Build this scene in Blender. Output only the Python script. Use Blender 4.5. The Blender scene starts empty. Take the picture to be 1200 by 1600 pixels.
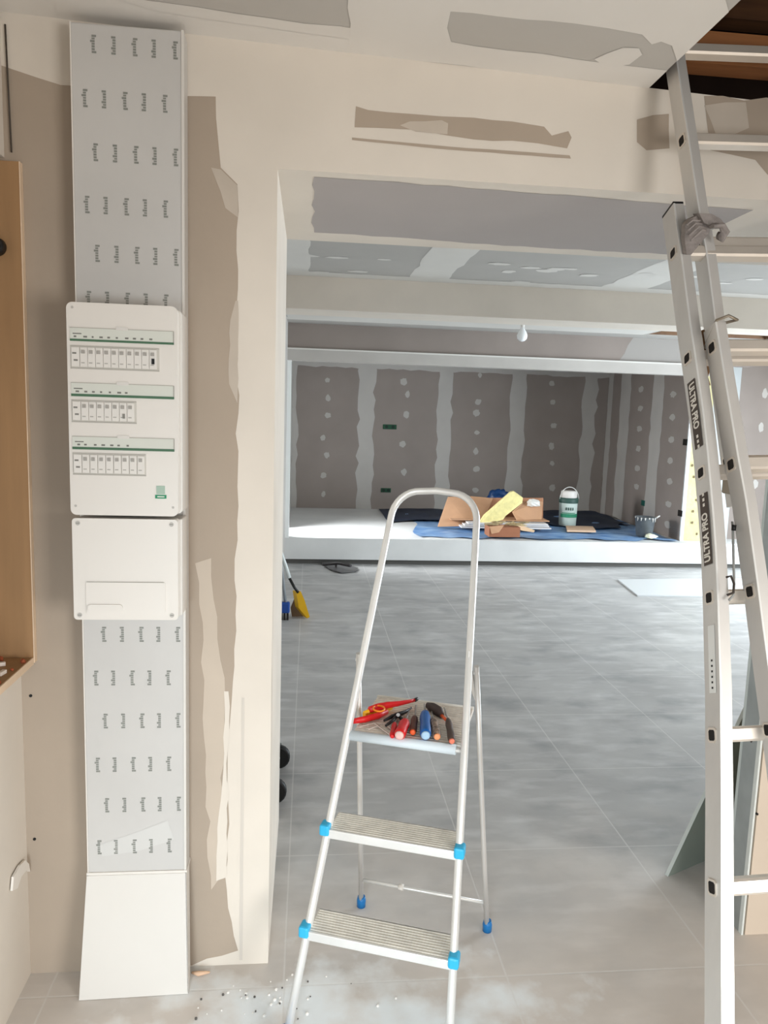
import bpy, bmesh, math, random
from mathutils import Vector, Matrix
random.seed(7)
R = math.radians
sc = bpy.context.scene
COL = sc.collection
V = Vector

# ------------------------------------------------------------------ camera
YAW, PITCH, ROLL, FPX, EYE = .10241, .12914, .03149, 1168.0, 1.6
cf = V((math.sin(YAW)*math.cos(PITCH), math.cos(YAW)*math.cos(PITCH), -math.sin(PITCH)))
r0 = V((math.cos(YAW), -math.sin(YAW), 0)); u0 = r0.cross(cf)
cr = math.cos(ROLL)*r0 + math.sin(ROLL)*u0
cu = -math.sin(ROLL)*r0 + math.cos(ROLL)*u0
cam = bpy.data.cameras.new('camera'); co = bpy.data.objects.new('camera', cam); COL.objects.link(co)
cam.sensor_fit = 'VERTICAL'; cam.sensor_height = 24; cam.lens = 24*FPX/1600
cam.clip_start = .05; cam.clip_end = 200
m = Matrix((cr, cu, -cf)).transposed().to_4x4(); m.translation = V((0, 0, EYE)); co.matrix_world = m
sc.camera = co

# measuring helpers: where a sight line meets a real plane of the place
EY = V((0, 0, EYE))
def ray(x, y): return cr*((x-600)/FPX) - cu*((y-800)/FPX) + cf
def onY(x, y, Y): v = ray(x, y); return EY + v*(Y/v.y)
def onZ(x, y, Z): v = ray(x, y); return EY + v*((Z-EYE)/v.z)
def onX(x, y, X): v = ray(x, y); return EY + v*(X/v.x)
def onP(x, y, yb, b):                       # plane y = yb + b*(z-1.6)
    v = ray(x, y); return EY + v*(yb/(v.y - b*v.z))

# ------------------------------------------------------------------ world, light, exposure
w = bpy.data.worlds.new('world'); sc.world = w; w.use_nodes = True
bg = w.node_tree.nodes['Background']; bg.inputs[0].default_value = (.80, .90, 1, 1); bg.inputs[1].default_value = .35
sc.view_settings.view_transform = 'Standard'; sc.view_settings.look = 'None'
sc.view_settings.gamma = 1; sc.view_settings.use_curve_mapping = False
sc.view_settings.exposure = 0.46

def area(name, loc, target, sx, sy, power, color, spread=180):
    l = bpy.data.lights.new(name, 'AREA'); l.shape = 'RECTANGLE'; l.size = sx; l.size_y = sy
    l.energy = power; l.color = color; l.spread = R(spread)
    o = bpy.data.objects.new(name, l); COL.objects.link(o); o.location = loc
    o.rotation_euler = (V(target)-V(loc)).to_track_quat('-Z', 'Y').to_euler(); return o
# glazed door behind the photographer, to the right: the front room's daylight
area('daylight_door', (2.1, -1.35, 1.15), (-.35, 2.0, .35), 1.1, 1.1, 24.5, (1, .975, .94), 125)
area('fill_low_left', (-.42, -1.15, .85), (.75, 1.8, -.35), .6, .9, 15, (.80, .92, 1), 100)  # added cool fill, low behind left, for the floor and ladder side
area('daylight_front_right', (3.0, .3, 1.1), (-.6, 2.0, .6), 1.3, 1.2, 8, (1, .92, .82))
# windows of the big room (right-hand wall)
area('daylight_big_window', (5.85, 5.6, 1.25), (2.0, 5.4, .0), 2.6, 2.0, 204, (.82, .92, 1))
area('daylight_big_window_near', (5.85, 3.2, 1.3), (2.0, 3.4, .6), 1.2, 1.8, 9, (.88, .94, 1))
# daylight entering the raised end room from both of its side openings
area('daylight_alcove_right', (5.6, 8.45, 1.5), (2.0, 8.1, .2), 1.0, 1.4, 13, (.9, .96, 1))
area('daylight_alcove_left', (-.62, 8.22, 1.2), (1.1, 8.25, .27), .45, .9, 26, (.93, .97, 1), 105)
# warm lamp of the front room, behind the photographer
pl = bpy.data.lights.new('ceiling_lamp_light', 'POINT'); pl.energy = 3.5; pl.color = (1, .80, .58); pl.shadow_soft_size = .12
po = bpy.data.objects.new('ceiling_lamp_light', pl); COL.objects.link(po); po.location = (1.0, -.6, 2.1)

# ------------------------------------------------------------------ materials
def lin(c):
    c = c/255; return c/12.92 if c <= .04045 else ((c+.055)/1.055)**2.4
MATS = {}
def mat(name, rgb, rough=.7, metal=0., var=.0, scale=6., bump=0., bscale=60., rgb2=None, stretch=None, alpha=None, spec=.4):
    if name in MATS: return MATS[name]
    m = bpy.data.materials.new(name); m.use_nodes = True; MATS[name] = m
    nt = m.node_tree; n = nt.nodes; L = nt.links; p = n['Principled BSDF']
    c = tuple(lin(v) for v in rgb)
    p.inputs['Base Color'].default_value = (*c, 1); p.inputs['Roughness'].default_value = rough
    p.inputs['Metallic'].default_value = metal; p.inputs['Specular IOR Level'].default_value = spec
    tc = n.new('ShaderNodeTexCoord'); mp = n.new('ShaderNodeMapping'); L.new(tc.outputs['Object'], mp.inputs[0])
    if stretch: mp.inputs['Scale'].default_value = stretch
    if var or rgb2:
        nz = n.new('ShaderNodeTexNoise'); nz.inputs['Scale'].default_value = scale; nz.inputs['Detail'].default_value = 5
        L.new(mp.outputs[0], nz.inputs['Vector'])
        rp = n.new('ShaderNodeValToRGB'); rp.color_ramp.elements[0].position = .32; rp.color_ramp.elements[1].position = .68
        if rgb2:
            a, b = c, tuple(lin(v) for v in rgb2)
        else:
            a = tuple(max(0, v*(1-var)) for v in c); b = tuple(min(1, v*(1+var)) for v in c)
        rp.color_ramp.elements[0].color = (*a, 1); rp.color_ramp.elements[1].color = (*b, 1)
        L.new(nz.outputs[0], rp.inputs[0]); L.new(rp.outputs[0], p.inputs['Base Color'])
    if bump:
        nb = n.new('ShaderNodeTexNoise'); nb.inputs['Scale'].default_value = bscale; nb.inputs['Detail'].default_value = 4
        L.new(mp.outputs[0], nb.inputs['Vector'])
        bp = n.new('ShaderNodeBump'); bp.inputs['Strength'].default_value = bump; bp.inputs['Distance'].default_value = .01
        L.new(nb.outputs[0], bp.inputs['Height']); L.new(bp.outputs[0], p.inputs['Normal'])
    if alpha is not None:
        p.inputs['Alpha'].default_value = alpha
    return m

BOARD = mat('raw_plasterboard', (173, 158, 142), .85, var=.04, scale=3, bump=.04)
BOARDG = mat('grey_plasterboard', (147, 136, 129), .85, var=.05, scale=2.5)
CEILB = mat('ceiling_plasterboard', (196, 192, 186), .85, var=.03, scale=3)
COMP = mat('joint_compound', (222, 213, 201), .8, var=.035, scale=4, bump=.05, bscale=25)
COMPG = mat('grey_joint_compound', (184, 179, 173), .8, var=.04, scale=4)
COMPD = mat('thin_joint_compound', (196, 184, 170), .8, var=.05, scale=8)
CEILC = mat('ceiling_joint_compound', (214, 211, 205), .8, var=.03, scale=3)
CEILF = mat('front_ceiling_compound', (232, 228, 222), .8, var=.03, scale=3)
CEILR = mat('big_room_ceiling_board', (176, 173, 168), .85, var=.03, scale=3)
DARK = mat('dark_gap', (30, 24, 20), .9)
PLY = mat('plywood', (160, 124, 86), .6, var=.08, scale=5, stretch=(6, 6, .6))
PLYEDGE = mat('plywood_edge', (226, 200, 172), .6, var=.05, scale=20)
WOODD = mat('old_joist_wood', (96, 62, 36), .8, var=.3, scale=6, stretch=(.5, 4, 4))
WHITE = mat('white_plastic', (228, 223, 216), .38, var=.01, scale=3)
WHITE2 = mat('white_plastic_panel', (220, 216, 210), .42)
FILM = mat('printed_film_plastic', (200, 198, 195), .33, var=.03, scale=3, bump=.02, bscale=12)
ALU = mat('worn_aluminium', (212, 208, 203), .42, .40, var=.07, scale=9, stretch=(1, 1, .25))
ALUB = mat('aluminium_highlight', (236, 235, 232), .34, .4, var=.04, scale=14)
STEEL = mat('galvanised_steel', (176, 182, 182), .45, .5, var=.08, scale=10)
BLACK = mat('black_plastic', (22, 22, 22), .5)
BLUEC = mat('bright_blue_plastic', (50, 180, 226), .4)
BLUED = mat('blue_foot_plastic', (24, 112, 176), .4)

def floor_mat():
    m = bpy.data.materials.new('grey_floor_tiles'); m.use_nodes = True
    nt = m.node_tree; n = nt.nodes; L = nt.links; p = n['Principled BSDF']
    g = n.new('ShaderNodeNewGeometry'); sx = n.new('ShaderNodeSeparateXYZ'); L.new(g.outputs['Position'], sx.inputs[0])
    def M(op, a, b=None, clamp=False):
        q = n.new('ShaderNodeMath'); q.operation = op; q.use_clamp = clamp
        for i, v in enumerate((a, b)):
            if v is None: continue
            if hasattr(v, 'is_output'): L.new(v, q.inputs[i])
            else: q.inputs[i].default_value = v
        return q.outputs[0]
    def line(co_, off, per, hw):
        f = M('FRACT', M('ADD', M('DIVIDE', M('SUBTRACT', co_, off), per), .5+40))
        d = M('MULTIPLY', M('ABSOLUTE', M('SUBTRACT', f, .5)), per)
        return M('SUBTRACT', 1.0, M('DIVIDE', d, hw), True)
    gr = M('MAXIMUM', line(sx.outputs[0], .597, .64, .0042), line(sx.outputs[1], 1.924, .627, .0042))
    def noise(scale, detail=5, st=None, off=None):
        mp = n.new('ShaderNodeMapping'); L.new(g.outputs['Position'], mp.inputs[0])
        if st: mp.inputs['Scale'].default_value = st
        if off: mp.inputs['Location'].default_value = off
        z = n.new('ShaderNodeTexNoise'); z.inputs['Scale'].default_value = scale; z.inputs['Detail'].default_value = detail
        L.new(mp.outputs[0], z.inputs['Vector']); return z.outputs[0]
    def ramp(v, a, b, ca, cb):
        r = n.new('ShaderNodeValToRGB'); r.color_ramp.elements[0].position = a; r.color_ramp.elements[1].position = b
        r.color_ramp.elements[0].color = (*[lin(c) for c in ca], 1); r.color_ramp.elements[1].color = (*[lin(c) for c in cb], 1)
        L.new(v, r.inputs[0]); return r.outputs[0]
    def mix(f, a, b):
        q = n.new('ShaderNodeMix'); q.data_type = 'RGBA'
        L.new(f, q.inputs[0])
        for k, v in ((6, a), (7, b)):
            if isinstance(v, tuple): q.inputs[k].default_value = (*[lin(c) for c in v], 1)
            else: L.new(v, q.inputs[k])
        return q.outputs[2]
    base = ramp(noise(1.6, 6, (1, 2.2, 1)), .3, .7, (166, 165, 164), (190, 189, 187))
    streak = noise(7, 8, (.55, 1.7, 1))
    base = mix(M('MULTIPLY', M('SUBTRACT', streak, .50, True), 3.2, True), base, (206, 205, 204))
    # white plaster dust, thick near the jamb and under the stepladder, in ragged patches
    dx = M('DIVIDE', M('SUBTRACT', sx.outputs[0], .10), .85); dy = M('DIVIDE', M('SUBTRACT', sx.outputs[1], 1.42), .62)
    d2 = M('SQRT', M('ADD', M('MULTIPLY', dx, dx), M('MULTIPLY', dy, dy)))
    patch = M('ADD', M('SUBTRACT', 1.0, d2), M('MULTIPLY', M('SUBTRACT', noise(5, 8), .5), 2.2))
    base = mix(M('MULTIPLY', patch, 2.2, True), base, (236, 241, 243))
    dust = M('MULTIPLY', M('SUBTRACT', noise(2.3, 8, None, (4, 7, 1)), .56, True), 4.0, True)
    base = mix(M('MULTIPLY', dust, .6), base, (222, 221, 219))
    base = mix(M('MULTIPLY', M('SUBTRACT', noise(3.4, 8, (1, 1.5, 1), (9, 3, 0)), .53, True), 3.0, True), base, (134, 136, 138))
    near = M('MULTIPLY', M('SUBTRACT', M('ADD', 2.75, M('MULTIPLY', M('SUBTRACT', noise(2.2, 5), .5), 1.6)), sx.outputs[1]), 1.1, True)  # lighter towards the camera: light on the near floor put into the colour
    base = mix(M('MULTIPLY', near, .62), base, (226, 214, 202))
    base = mix(M('MULTIPLY', patch, 2.0, True), base, (236, 241, 243))
    base = mix(M('MULTIPLY', gr, .6), base, (222, 220, 216))
    L.new(base, p.inputs['Base Color'])
    rr = n.new('ShaderNodeMapRange'); L.new(noise(4, 4), rr.inputs[0])
    rr.inputs[3].default_value = .38; rr.inputs[4].default_value = .6; L.new(rr.outputs[0], p.inputs['Roughness'])
    p.inputs['Specular IOR Level'].default_value = .55
    bp = n.new('ShaderNodeBump'); bp.inputs['Strength'].default_value = .12; bp.inputs['Distance'].default_value = .004
    L.new(M('SUBTRACT', noise(30, 4), gr), bp.inputs['Height']); L.new(bp.outputs[0], p.inputs['Normal'])
    return m
FLOOR = floor_mat()
BLOB = mat('screw_filler', (182, 177, 171), .8)
SCREED = mat('pale_screed', (214, 214, 212), .7, var=.05, scale=3, bump=.05, bscale=14)

# ------------------------------------------------------------------ mesh builder
class MB:
    def __init__(s): s.bm = bmesh.new(); s.mats = []
    def mi(s, m):
        if m not in s.mats: s.mats.append(m)
        return s.mats.index(m)
    def face(s, pts, m):
        f = s.bm.faces.new([s.bm.verts.new(p) for p in pts]); f.material_index = s.mi(m); return f
    def box(s, a, b, m, mw=None, bevel=0):
        x0, x1 = sorted((a[0], b[0])); y0, y1 = sorted((a[1], b[1])); z0, z1 = sorted((a[2], b[2]))
        c = V(((x0+x1)/2, (y0+y1)/2, (z0+z1)/2))
        M = Matrix.Translation(c) @ Matrix.Diagonal((x1-x0, y1-y0, z1-z0, 1))
        if mw is not None: M = mw @ M
        r = bmesh.ops.create_cube(s.bm, size=1, matrix=M)
        fs = set(f for v in r['verts'] for f in v.link_faces); k = s.mi(m)
        for f in fs: f.material_index = k
        if bevel:
            es = list(set(e for f in fs for e in f.edges))
            r = bmesh.ops.bevel(s.bm, geom=es, offset=bevel, segments=2, profile=.5, affect='EDGES', clamp_overlap=True)
            for f in r['faces']: f.material_index = k
        return s
    def prism(s, pts, d, m, mside=None):         # outline extruded by vector d
        d = V(d); k = s.mi(m); ks = s.mi(mside or m)
        a = [s.bm.verts.new(p) for p in pts]; b = [s.bm.verts.new(V(p)+d) for p in pts]
        f = s.bm.faces.new(a); f.material_index = k; f = s.bm.faces.new(b[::-1]); f.material_index = k
        for i in range(len(a)):
            j = (i+1) % len(a); f = s.bm.faces.new((a[i], b[i], b[j], a[j])); f.material_index = ks
        return s
    def tube(s, pts, rad, m, seg=12, caps=True, flat=1.0, up=None, hollow=False):
        pts = [V(p) for p in pts]; k = s.mi(m); n = len(pts)
        rads = rad if isinstance(rad, (list, tuple)) else [rad]*n
        rings = []; ref = V(up) if up is not None else None
        for i, p in enumerate(pts):
            t = (pts[min(i+1, n-1)]-pts[max(i-1, 0)]).normalized()
            if ref is None: ref = V((0, 0, 1)) if abs(t.z) < .9 else V((1, 0, 0))
            a = (ref - t*ref.dot(t))
            if a.length < 1e-5: a = t.orthogonal()
            a.normalize(); b = t.cross(a); ref = a
            rings.append([s.bm.verts.new(p + (a*math.cos(q)+b*math.sin(q)*flat)*rads[i]) for q in [2*math.pi*j/seg for j in range(seg)]])
        for i in range(n-1):
            for j in range(seg):
                f = s.bm.faces.new((rings[i][j], rings[i][(j+1) % seg], rings[i+1][(j+1) % seg], rings[i+1][j])); f.material_index = k; f.smooth = True
        if caps:
            f = s.bm.faces.new(rings[0][::-1]); f.material_index = k; f = s.bm.faces.new(rings[-1]); f.material_index = k
        return s
    def lathe(s, prof, m, o=(0, 0, 0), seg=28, mw=None):   # prof: (r,z)
        k = s.mi(m); rings = []
        for r_, z in prof:
            ring = []
            for j in range(seg):
                q = 2*math.pi*j/seg; p = V((r_*math.cos(q), r_*math.sin(q), z))+V(o)
                ring.append(s.bm.verts.new(mw @ p if mw is not None else p))
            rings.append(ring)
        for i in range(len(rings)-1):
            for j in range(seg):
                f = s.bm.faces.new((rings[i][j], rings[i][(j+1) % seg], rings[i+1][(j+1) % seg], rings[i+1][j])); f.material_index = k; f.smooth = True
        for rg in (rings[0][::-1], rings[-1]):
            f = s.bm.faces.new(rg); f.material_index = k
        return s
    def sweep(s, pts, frames, prof, m):           # prof in (a,b) along frames
        k = s.mi(m); rings = []
        for p, (A, B) in zip(pts, frames): rings.append([s.bm.verts.new(V(p)+V(A)*a+V(B)*b) for a, b in prof])
        n = len(prof)
        for i in range(len(rings)-1):
            for j in range(n):
                f = s.bm.faces.new((rings[i][j], rings[i][(j+1) % n], rings[i+1][(j+1) % n], rings[i+1][j])); f.material_index = k
        f = s.bm.faces.new(rings[0][::-1]); f.material_index = k; f = s.bm.faces.new(rings[-1]); f.material_index = k
        return s
    def build(s, name, parent=None, loc=None):
        bmesh.ops.remove_doubles(s.bm, verts=s.bm.verts, dist=1e-6) if False else None
        bmesh.ops.recalc_face_normals(s.bm, faces=s.bm.faces)
        me = bpy.data.meshes.new(name)
        if loc is not None:
            for v in s.bm.verts: v.co -= V(loc)
        s.bm.to_mesh(me); s.bm.free()
        for m in s.mats: me.materials.append(m)
        o = bpy.data.objects.new(name, me); COL.objects.link(o)
        if loc is not None: o.location = loc
        if parent is not None: o.parent = parent
        return o

def tag(o, label=None, cat=None, group=None, kind=None):
    if label: o['label'] = label
    if cat: o['category'] = cat
    if group: o['group'] = group
    if kind: o['kind'] = kind
    return o
def struct(mb, name): return tag(mb.build(name), kind='structure')
def empty(name, loc=(0, 0, 0), rz=0, label=None, cat=None, group=None):
    o = bpy.data.objects.new(name, None); COL.objects.link(o); o.location = loc; o.rotation_euler = (0, 0, rz)
    o.empty_display_size = .1
    bpy.context.view_layer.update()
    return tag(o, label, cat, group)
def world_child(o, root):                      # mesh given in world coordinates under a placed empty
    o.parent = root; o.matrix_parent_inverse = Matrix.LocRotScale(root.location, root.rotation_euler, None).inverted(); return o

def rough_poly(pts, amp=.008, step=.05):       # ragged outline between given corners
    out = []; n = len(pts)
    for i in range(n):
        a, b = V(pts[i]), V(pts[(i+1) % n]); L = (b-a).length; k = max(1, int(L/step))
        for j in range(k):
            p = a.lerp(b, j/k)
            if j: p += V([random.uniform(-amp, amp) for _ in range(3)])
            out.append(p)
    return out
def patch(mb, pts, fix, off, m, amp=.008, step=.05):
    """ragged skim of compound lying on a wall; fix = (axis, value) of the wall plane"""
    q = rough_poly(pts, amp, step)
    for p in q: p[fix[0]] = fix[1]+off
    mb.face(q, m)
def blob(mb, c, fix, off, rx, rz, m):
    ax = [i for i in range(3) if i != fix[0]]; pts = []
    for j in range(14):
        q = 2*math.pi*j/14; k = random.uniform(.78, 1.15)
        p = V(c); p[ax[0]] += rx*math.cos(q)*k; p[ax[1]] += rz*math.sin(q)*k; p[fix[0]] = fix[1]+off; pts.append(p)
    mb.face(pts, m)

# ================================================================== SETTING
YF, YB = 2.017, 2.80          # thick wall, front and back face
ZC, ZL = 2.51, 2.212          # ceiling, lintel underside
XJ, XR, XL = -.092, 1.392, -.757
HX, HY = .872, 2.014          # hatch: left edge, far edge

f = MB(); f.box((-1.6, -3, -.1), (7, 7.9, 0), FLOOR); struct(f, 'floor')

# --- front wall (jamb + lintel + part right of the opening)
f = MB()
f.box((XL-.4, YF, 0), (XJ, YB, ZC+.0), COMP)
f.box((XJ, YF, ZL), (3.2, YB, ZC), COMP)
f.box((2.25, YF+.12, 0), (3.2, YB, ZL), COMPG)
f.box((XR+.012, YF+.035, 0), (3.2, YF+.05, ZL), mat('beige_plasterboard', (214, 198, 180), .85, var=.03, scale=3))
fy = (1, YF)
Q = lambda L: [onY(x, y, YF) for x, y in L]
# raw board showing right of the electrical trunking
patch(f, Q([(280, 150), (337, 151), (341, 220), (345, 262), (371, 288), (373, 330), (372, 560), (371, 760), (368, 960), (360, 1120), (357, 1260), (352, 1370), (362, 1440), (372, 1485), (300, 1508), (280, 1509)]), fy, -.0006, BOARD, .006, .045)
patch(f, Q([(330, 262), (345, 265), (371, 290), (372, 340), (352, 325), (345, 300)]), fy, -.0010, COMPD, .006, .03)
patch(f, Q([(368, 470), (372, 470), (371, 630), (358, 600), (360, 500)]), fy, -.0010, COMPD, .003, .03)
patch(f, Q([(305, 880), (330, 872), (352, 1090), (345, 1300), (352, 1360), (330, 1390), (322, 1180), (318, 1000)]), fy, -.0009, mat('smeared_compound', (198, 184, 168), .8, var=.03, scale=6), .008, .05)
patch(f, Q([(350, 1080), (357, 1080), (355, 1370), (338, 1376), (345, 1250)]), fy, -.0012, COMP, .006, .04)
# raw board left of the trunking
patch(f, Q([(-40, 92), (30, 112), (60, 122), (95, 133), (130, 135), (140, 900), (140, 1530), (-30, 1520), (-30, 900)]), fy, -.0006, BOARD, .005, .05)
# bare strips over the opening
patch(f, Q([(556, 166), (575, 172), (640, 178), (690, 182), (740, 184), (800, 190), (850, 198), (862, 212), (888, 205), (893, 215), (886, 232), (840, 224), (800, 220), (740, 218), (700, 212), (650, 203), (590, 200), (554, 199)]), fy, -.0006, BOARD, .003, .05)
patch(f, Q([(625, 196), (640, 190), (690, 188), (700, 193), (699, 210), (650, 206)]), fy, -.0010, COMPD, .003, .03)
patch(f, Q([(550, 215), (700, 229), (890, 243), (892, 248), (700, 234), (550, 219)]), fy, -.0008, BOARD, .0006, .05)
patch(f, Q([(995, 187), (1020, 180), (1045, 178), (1046, 232), (1010, 235), (995, 222)]), fy, -.0006, BOARD, .004, .04)
patch(f, Q([(1100, 150), (1260, 160), (1260, 330), (1180, 250), (1110, 235)]), fy, -.0006, BOARD, .006, .05)
patch(f, Q([(1100, 165), (1165, 160), (1170, 200), (1120, 215)]), fy, -.0010, COMPD, .006, .04)
# corner bead line down the jamb side
patch(f, Q([(378, 1090), (382, 1090), (379, 1500), (374, 1500)]), fy, -.0007, mat('bead_line', (208, 200, 190), .8), .0004, .06)
# bare board on the underside of the lintel
fz = (2, ZL)
U = lambda L, z: [onZ(x, y, z) for x, y in L]
patch(f, U([(491, 276), (700, 290), (960, 311), (1177, 328), (1110, 360), (1064, 398), (960, 393), (732, 380), (610, 370), (491, 363), (487, 320)], ZL), fz, -.0006, mat('soffit_board', (172, 165, 162), .85, var=.03, scale=3), .008, .06)
wf = struct(f, 'wall_front')
# two screw heads in the raw board, left
s0 = MB().tube([(0, .004, 0), (0, -.001, 0)], .0042, BLACK, 10)
for i, (px, py) in enumerate([(48, 1087), (54, 1311)]):
    p = onY(px, py, YF-.001)
    s_ = MB().tube([p+V((0, .004, 0)), p+V((0, -.0015, 0))], .0042, BLACK, 10).build('screw', wf)
# screws in beige board right of opening
for (px, py) in [(1183, 1272), (1171, 1395), (1193, 1147)]:
    p = onY(px, py, YF+.034)
    MB().tube([p+V((0, .004, 0)), p+V((0, -.0015, 0))], .004, BLACK, 10).build('screw', wf)

# metal stud closing the bare end of the right-hand wall
f = MB()
x0, y0, y1 = XR, YF+.052, YF+.135
f.box((x0, y0, 0), (x0+.0015, y1, ZL), STEEL)
f.box((x0, y0, 0), (x0+.045, y0+.0015, ZL), STEEL); f.box((x0, y1, 0), (x0+.045, y1+.0015, ZL), STEEL)
f.box((x0, y0-.017, 0), (x0+.006, y0, ZL), mat('paper_edge', (222, 226, 222), .8))
f.box((x0-.0005, y0+.072, 0), (x0+.0001, y1+.002, ZL), mat('bright_steel', (214, 222, 220), .4, .3))
for (px, py) in [(1178, 1150), (1153, 1387), (1190, 960)]:
    q = onX(px, py, x0); q.y = y0+.03
    pts = [V((x0-.001, q.y+.012*math.cos(a), q.z+.026*math.sin(a))) for a in [2*math.pi*k/18 for k in range(18)]]
    f.face(pts, DARK)
struct(f, 'trim_1')

# --- ceiling of the front room with its loft hatch
f = MB()
for a, b in (((-1.2, -3), (HX, YF)), ((HX, -3), (3.2, .75)), ((2.0, .75), (3.2, YF))):
    f.box((a[0], a[1], ZC), (b[0], b[1], ZC+.013), CEILB)
cz = (2, ZC)
patch(f, [V((-.757, 1.88, 0)), V((HX, 1.915, 0)), V((HX, 2.017, 0)), V((-.757, 2.017, 0))], cz, -.0008, CEILF, .006, .08)
patch(f, [V((-.757, 1.0, 0)), V((-.35, 1.0, 0)), V((-.35, 1.80, 0)), V((-.757, 1.82, 0))], cz, -.0008, CEILF, .01, .08)
patch(f, U([(552, -60), (703, -60), (706, 55), (697, 72), (702, 84), (545, 66), (548, 30)], ZC), cz, -.0012, CEILF, .01, .07)
patch(f, U([(700, -60), (1120, -60), (1150, -10), (1060, 70), (1052, 46), (1035, 40), (1020, 45), (1005, 30), (950, 22), (860, 14), (703, 5)], ZC), cz, -.0014, CEILF, .008, .05)
patch(f, U([(930, 72), (975, 52), (1000, 52), (1005, 62), (985, 78), (950, 85)], ZC), cz, -.0012, CEILF, .006, .03)
patch(f, U([(120, -60), (160, -60), (160, 0), (240, 22), (400, 40), (545, 55), (545, 90), (100, 60), (80, 0)], ZC), cz, -.0014, CEILF, .006, .06)
ceil_front = struct(f, 'ceiling')
# the old ceiling sags a little towards the hatch side; the wall head follows it
for o_ in (ceil_front, wf):
    for v in o_.data.vertices:
        if v.co.z > 2.49:
            v.co.x = min(v.co.x, HX) if (o_ is ceil_front and v.co.y > .76 and v.co.x < HX+.15) else v.co.x
            v.co.z -= .035*(v.co.x+.32)-.006

# loft above the hatch: joists and dark boards seen through the hole
f = MB()
f.box((HX-.35, -.2, ZC+1.2), (2.7, 2.9, ZC+1.24), mat('loft_dark_boards', (46, 30, 22), .9, var=.3, scale=5))
f.box((HX-.4, -.2, ZC-.02), (HX-.35, 2.9, ZC+1.24), MATS['loft_dark_boards'])
f.box((2.7, -.2, ZC-.02), (2.75, 2.9, ZC+1.24), MATS['loft_dark_boards'])
f.box((HX-.4, 2.5, ZC-.02), (2.75, 2.55, ZC+1.24), MATS['loft_dark_boards'])
f.box((HX-.4, -.25, ZC-.02), (2.75, -.2, ZC+1.24), MATS['loft_dark_boards'])
struct(f, 'wall_loft')
for i, (jy, z0, h, lab) in enumerate([(2.035, .045, .08, 'warm brown timber joist just inside the ceiling hatch'),
                               (2.30, .30, .13, 'dark timber joist higher up inside the ceiling hatch'),
                               (1.15, .30, .16, 'dark timber joist farthest from the wall inside the ceiling hatch')]):
    f = MB(); f.box((HX-.348, jy, ZC+z0), (2.698, jy+.07, ZC+z0+h), WOODD if i else mat('warm_joist_wood', (150, 98, 58), .8, var=.25, scale=6, stretch=(.5, 4, 4)))
    tag(f.build('joist'), lab, 'joist', 'loft joists')

# --- left wall with its plywood-lined recess
f = MB()
RZ0, RZ1 = .932, 2.185
f.box((XL-.4, -3, 0), (XL, YF, RZ0-.02), COMP)
f.box((XL-.4, -3, RZ1+.012), (XL, YF, ZC), COMP)
f.box((XL-.44, -3, RZ0-.02), (XL-.4, YF, RZ1+.012), COMPG)
f.box((XL-.4, -3, RZ0-.02), (XL, -1.2, RZ1+.012), COMPG)
wl = struct(f, 'wall_left')
f = MB()
f.box((XL-.398, YF-.018, RZ0), (XL+.040, YF-.001, RZ1), PLY)
f.box((XL+.040, YF-.019, RZ0-.014), (XL+.0425, YF-.001, RZ1), PLYEDGE)
lin_ = f.build('recess_lining'); tag(lin_, 'orange-brown plywood lining of the recess at the left edge', 'lining')
f = MB(); f.box((XL-.398, -1.2, RZ0-.018), (XL+.036, YF-.019, RZ0), PLY); f.box((XL+.036, -1.2, RZ0-.019), (XL+.0395, YF-.019, RZ0+.0005), PLYEDGE)
tag(f.build('window_sill'), 'plywood sill with pale front edge at the bottom left of the recess', 'sill')
p = onY(-4, 386, YF-.019)
f = MB(); f.tube([p, p+V((0, -.03, 0))], .022, BLACK, 20); tag(f.build('cable_grommet'), 'black round fitting on the plywood at the left edge', 'cable fitting')
# rubble and scraps on the sill
RUB = mat('terracotta_crumbs', (150, 78, 48), .9, var=.3, scale=30)
f = MB()
for k in range(70):
    y = random.uniform(1.60, 1.985); x = random.uniform(XL-.25, XL+.03); r_ = random.uniform(.002, .008)
    rr = bmesh.ops.create_icosphere(f.bm, subdivisions=1, radius=r_, matrix=Matrix.Translation((x, y, RZ0+r_*.5)) @ Matrix.Rotation(random.random()*3, 4, 'X'))
    for v in rr['verts']:
        v.co += V([random.uniform(-.3, .3)*r_ for _ in range(3)])
        for q in v.link_faces: q.material_index = f.mi(RUB)
tag(f.build('rubble'), 'reddish brown crumbs and dust lying on the plywood sill', 'rubble', kind='stuff')
for k, (px, py) in enumerate([(2, 1037), (4, 1050)]):
    p = onZ(px, py, RZ0+.006); M = Matrix.Translation(p) @ Matrix.Rotation(.4+k, 4, 'Z')
    f = MB(); f.box((-.016, -.006, -.006), (.010, .006, .004), mat('chalk_white', (232, 220, 210), .7), M, .002)
    tag(f.build('plaster_chip'), ['white plaster chip on the sill, farther from the camera', 'white plaster chip on the sill, nearer the camera'][k], 'plaster chip', 'plaster chips on the sill')
# torn flap of tape on the left wall
f = MB()
pts = [(16, 1392), (18, 1370), (28, 1352), (36, 1344), (42, 1350), (44, 1362), (38, 1360), (30, 1370), (24, 1388)]
f.prism([onX(x, y, XL+.004)+V((0, 0, 0)) for x, y in pts], (.006, 0, 0), mat('white_tape', (236, 230, 222), .6))
tag(f.build('tape_flap'), 'torn white tape flap low on the left wall', 'tape')
# dark tube added to draw the line where the two walls meet
f = MB(); f.tube([onY(8, 38, YF-.006), onY(12, 120, YF-.006), onY(18, 238, YF-.006)], .0022, mat('corner_line', (70, 62, 54), .6), 8)
tag(f.build('added_corner_line'), 'thin dark line added down the upper left wall corner', 'added_corner_line')

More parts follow.
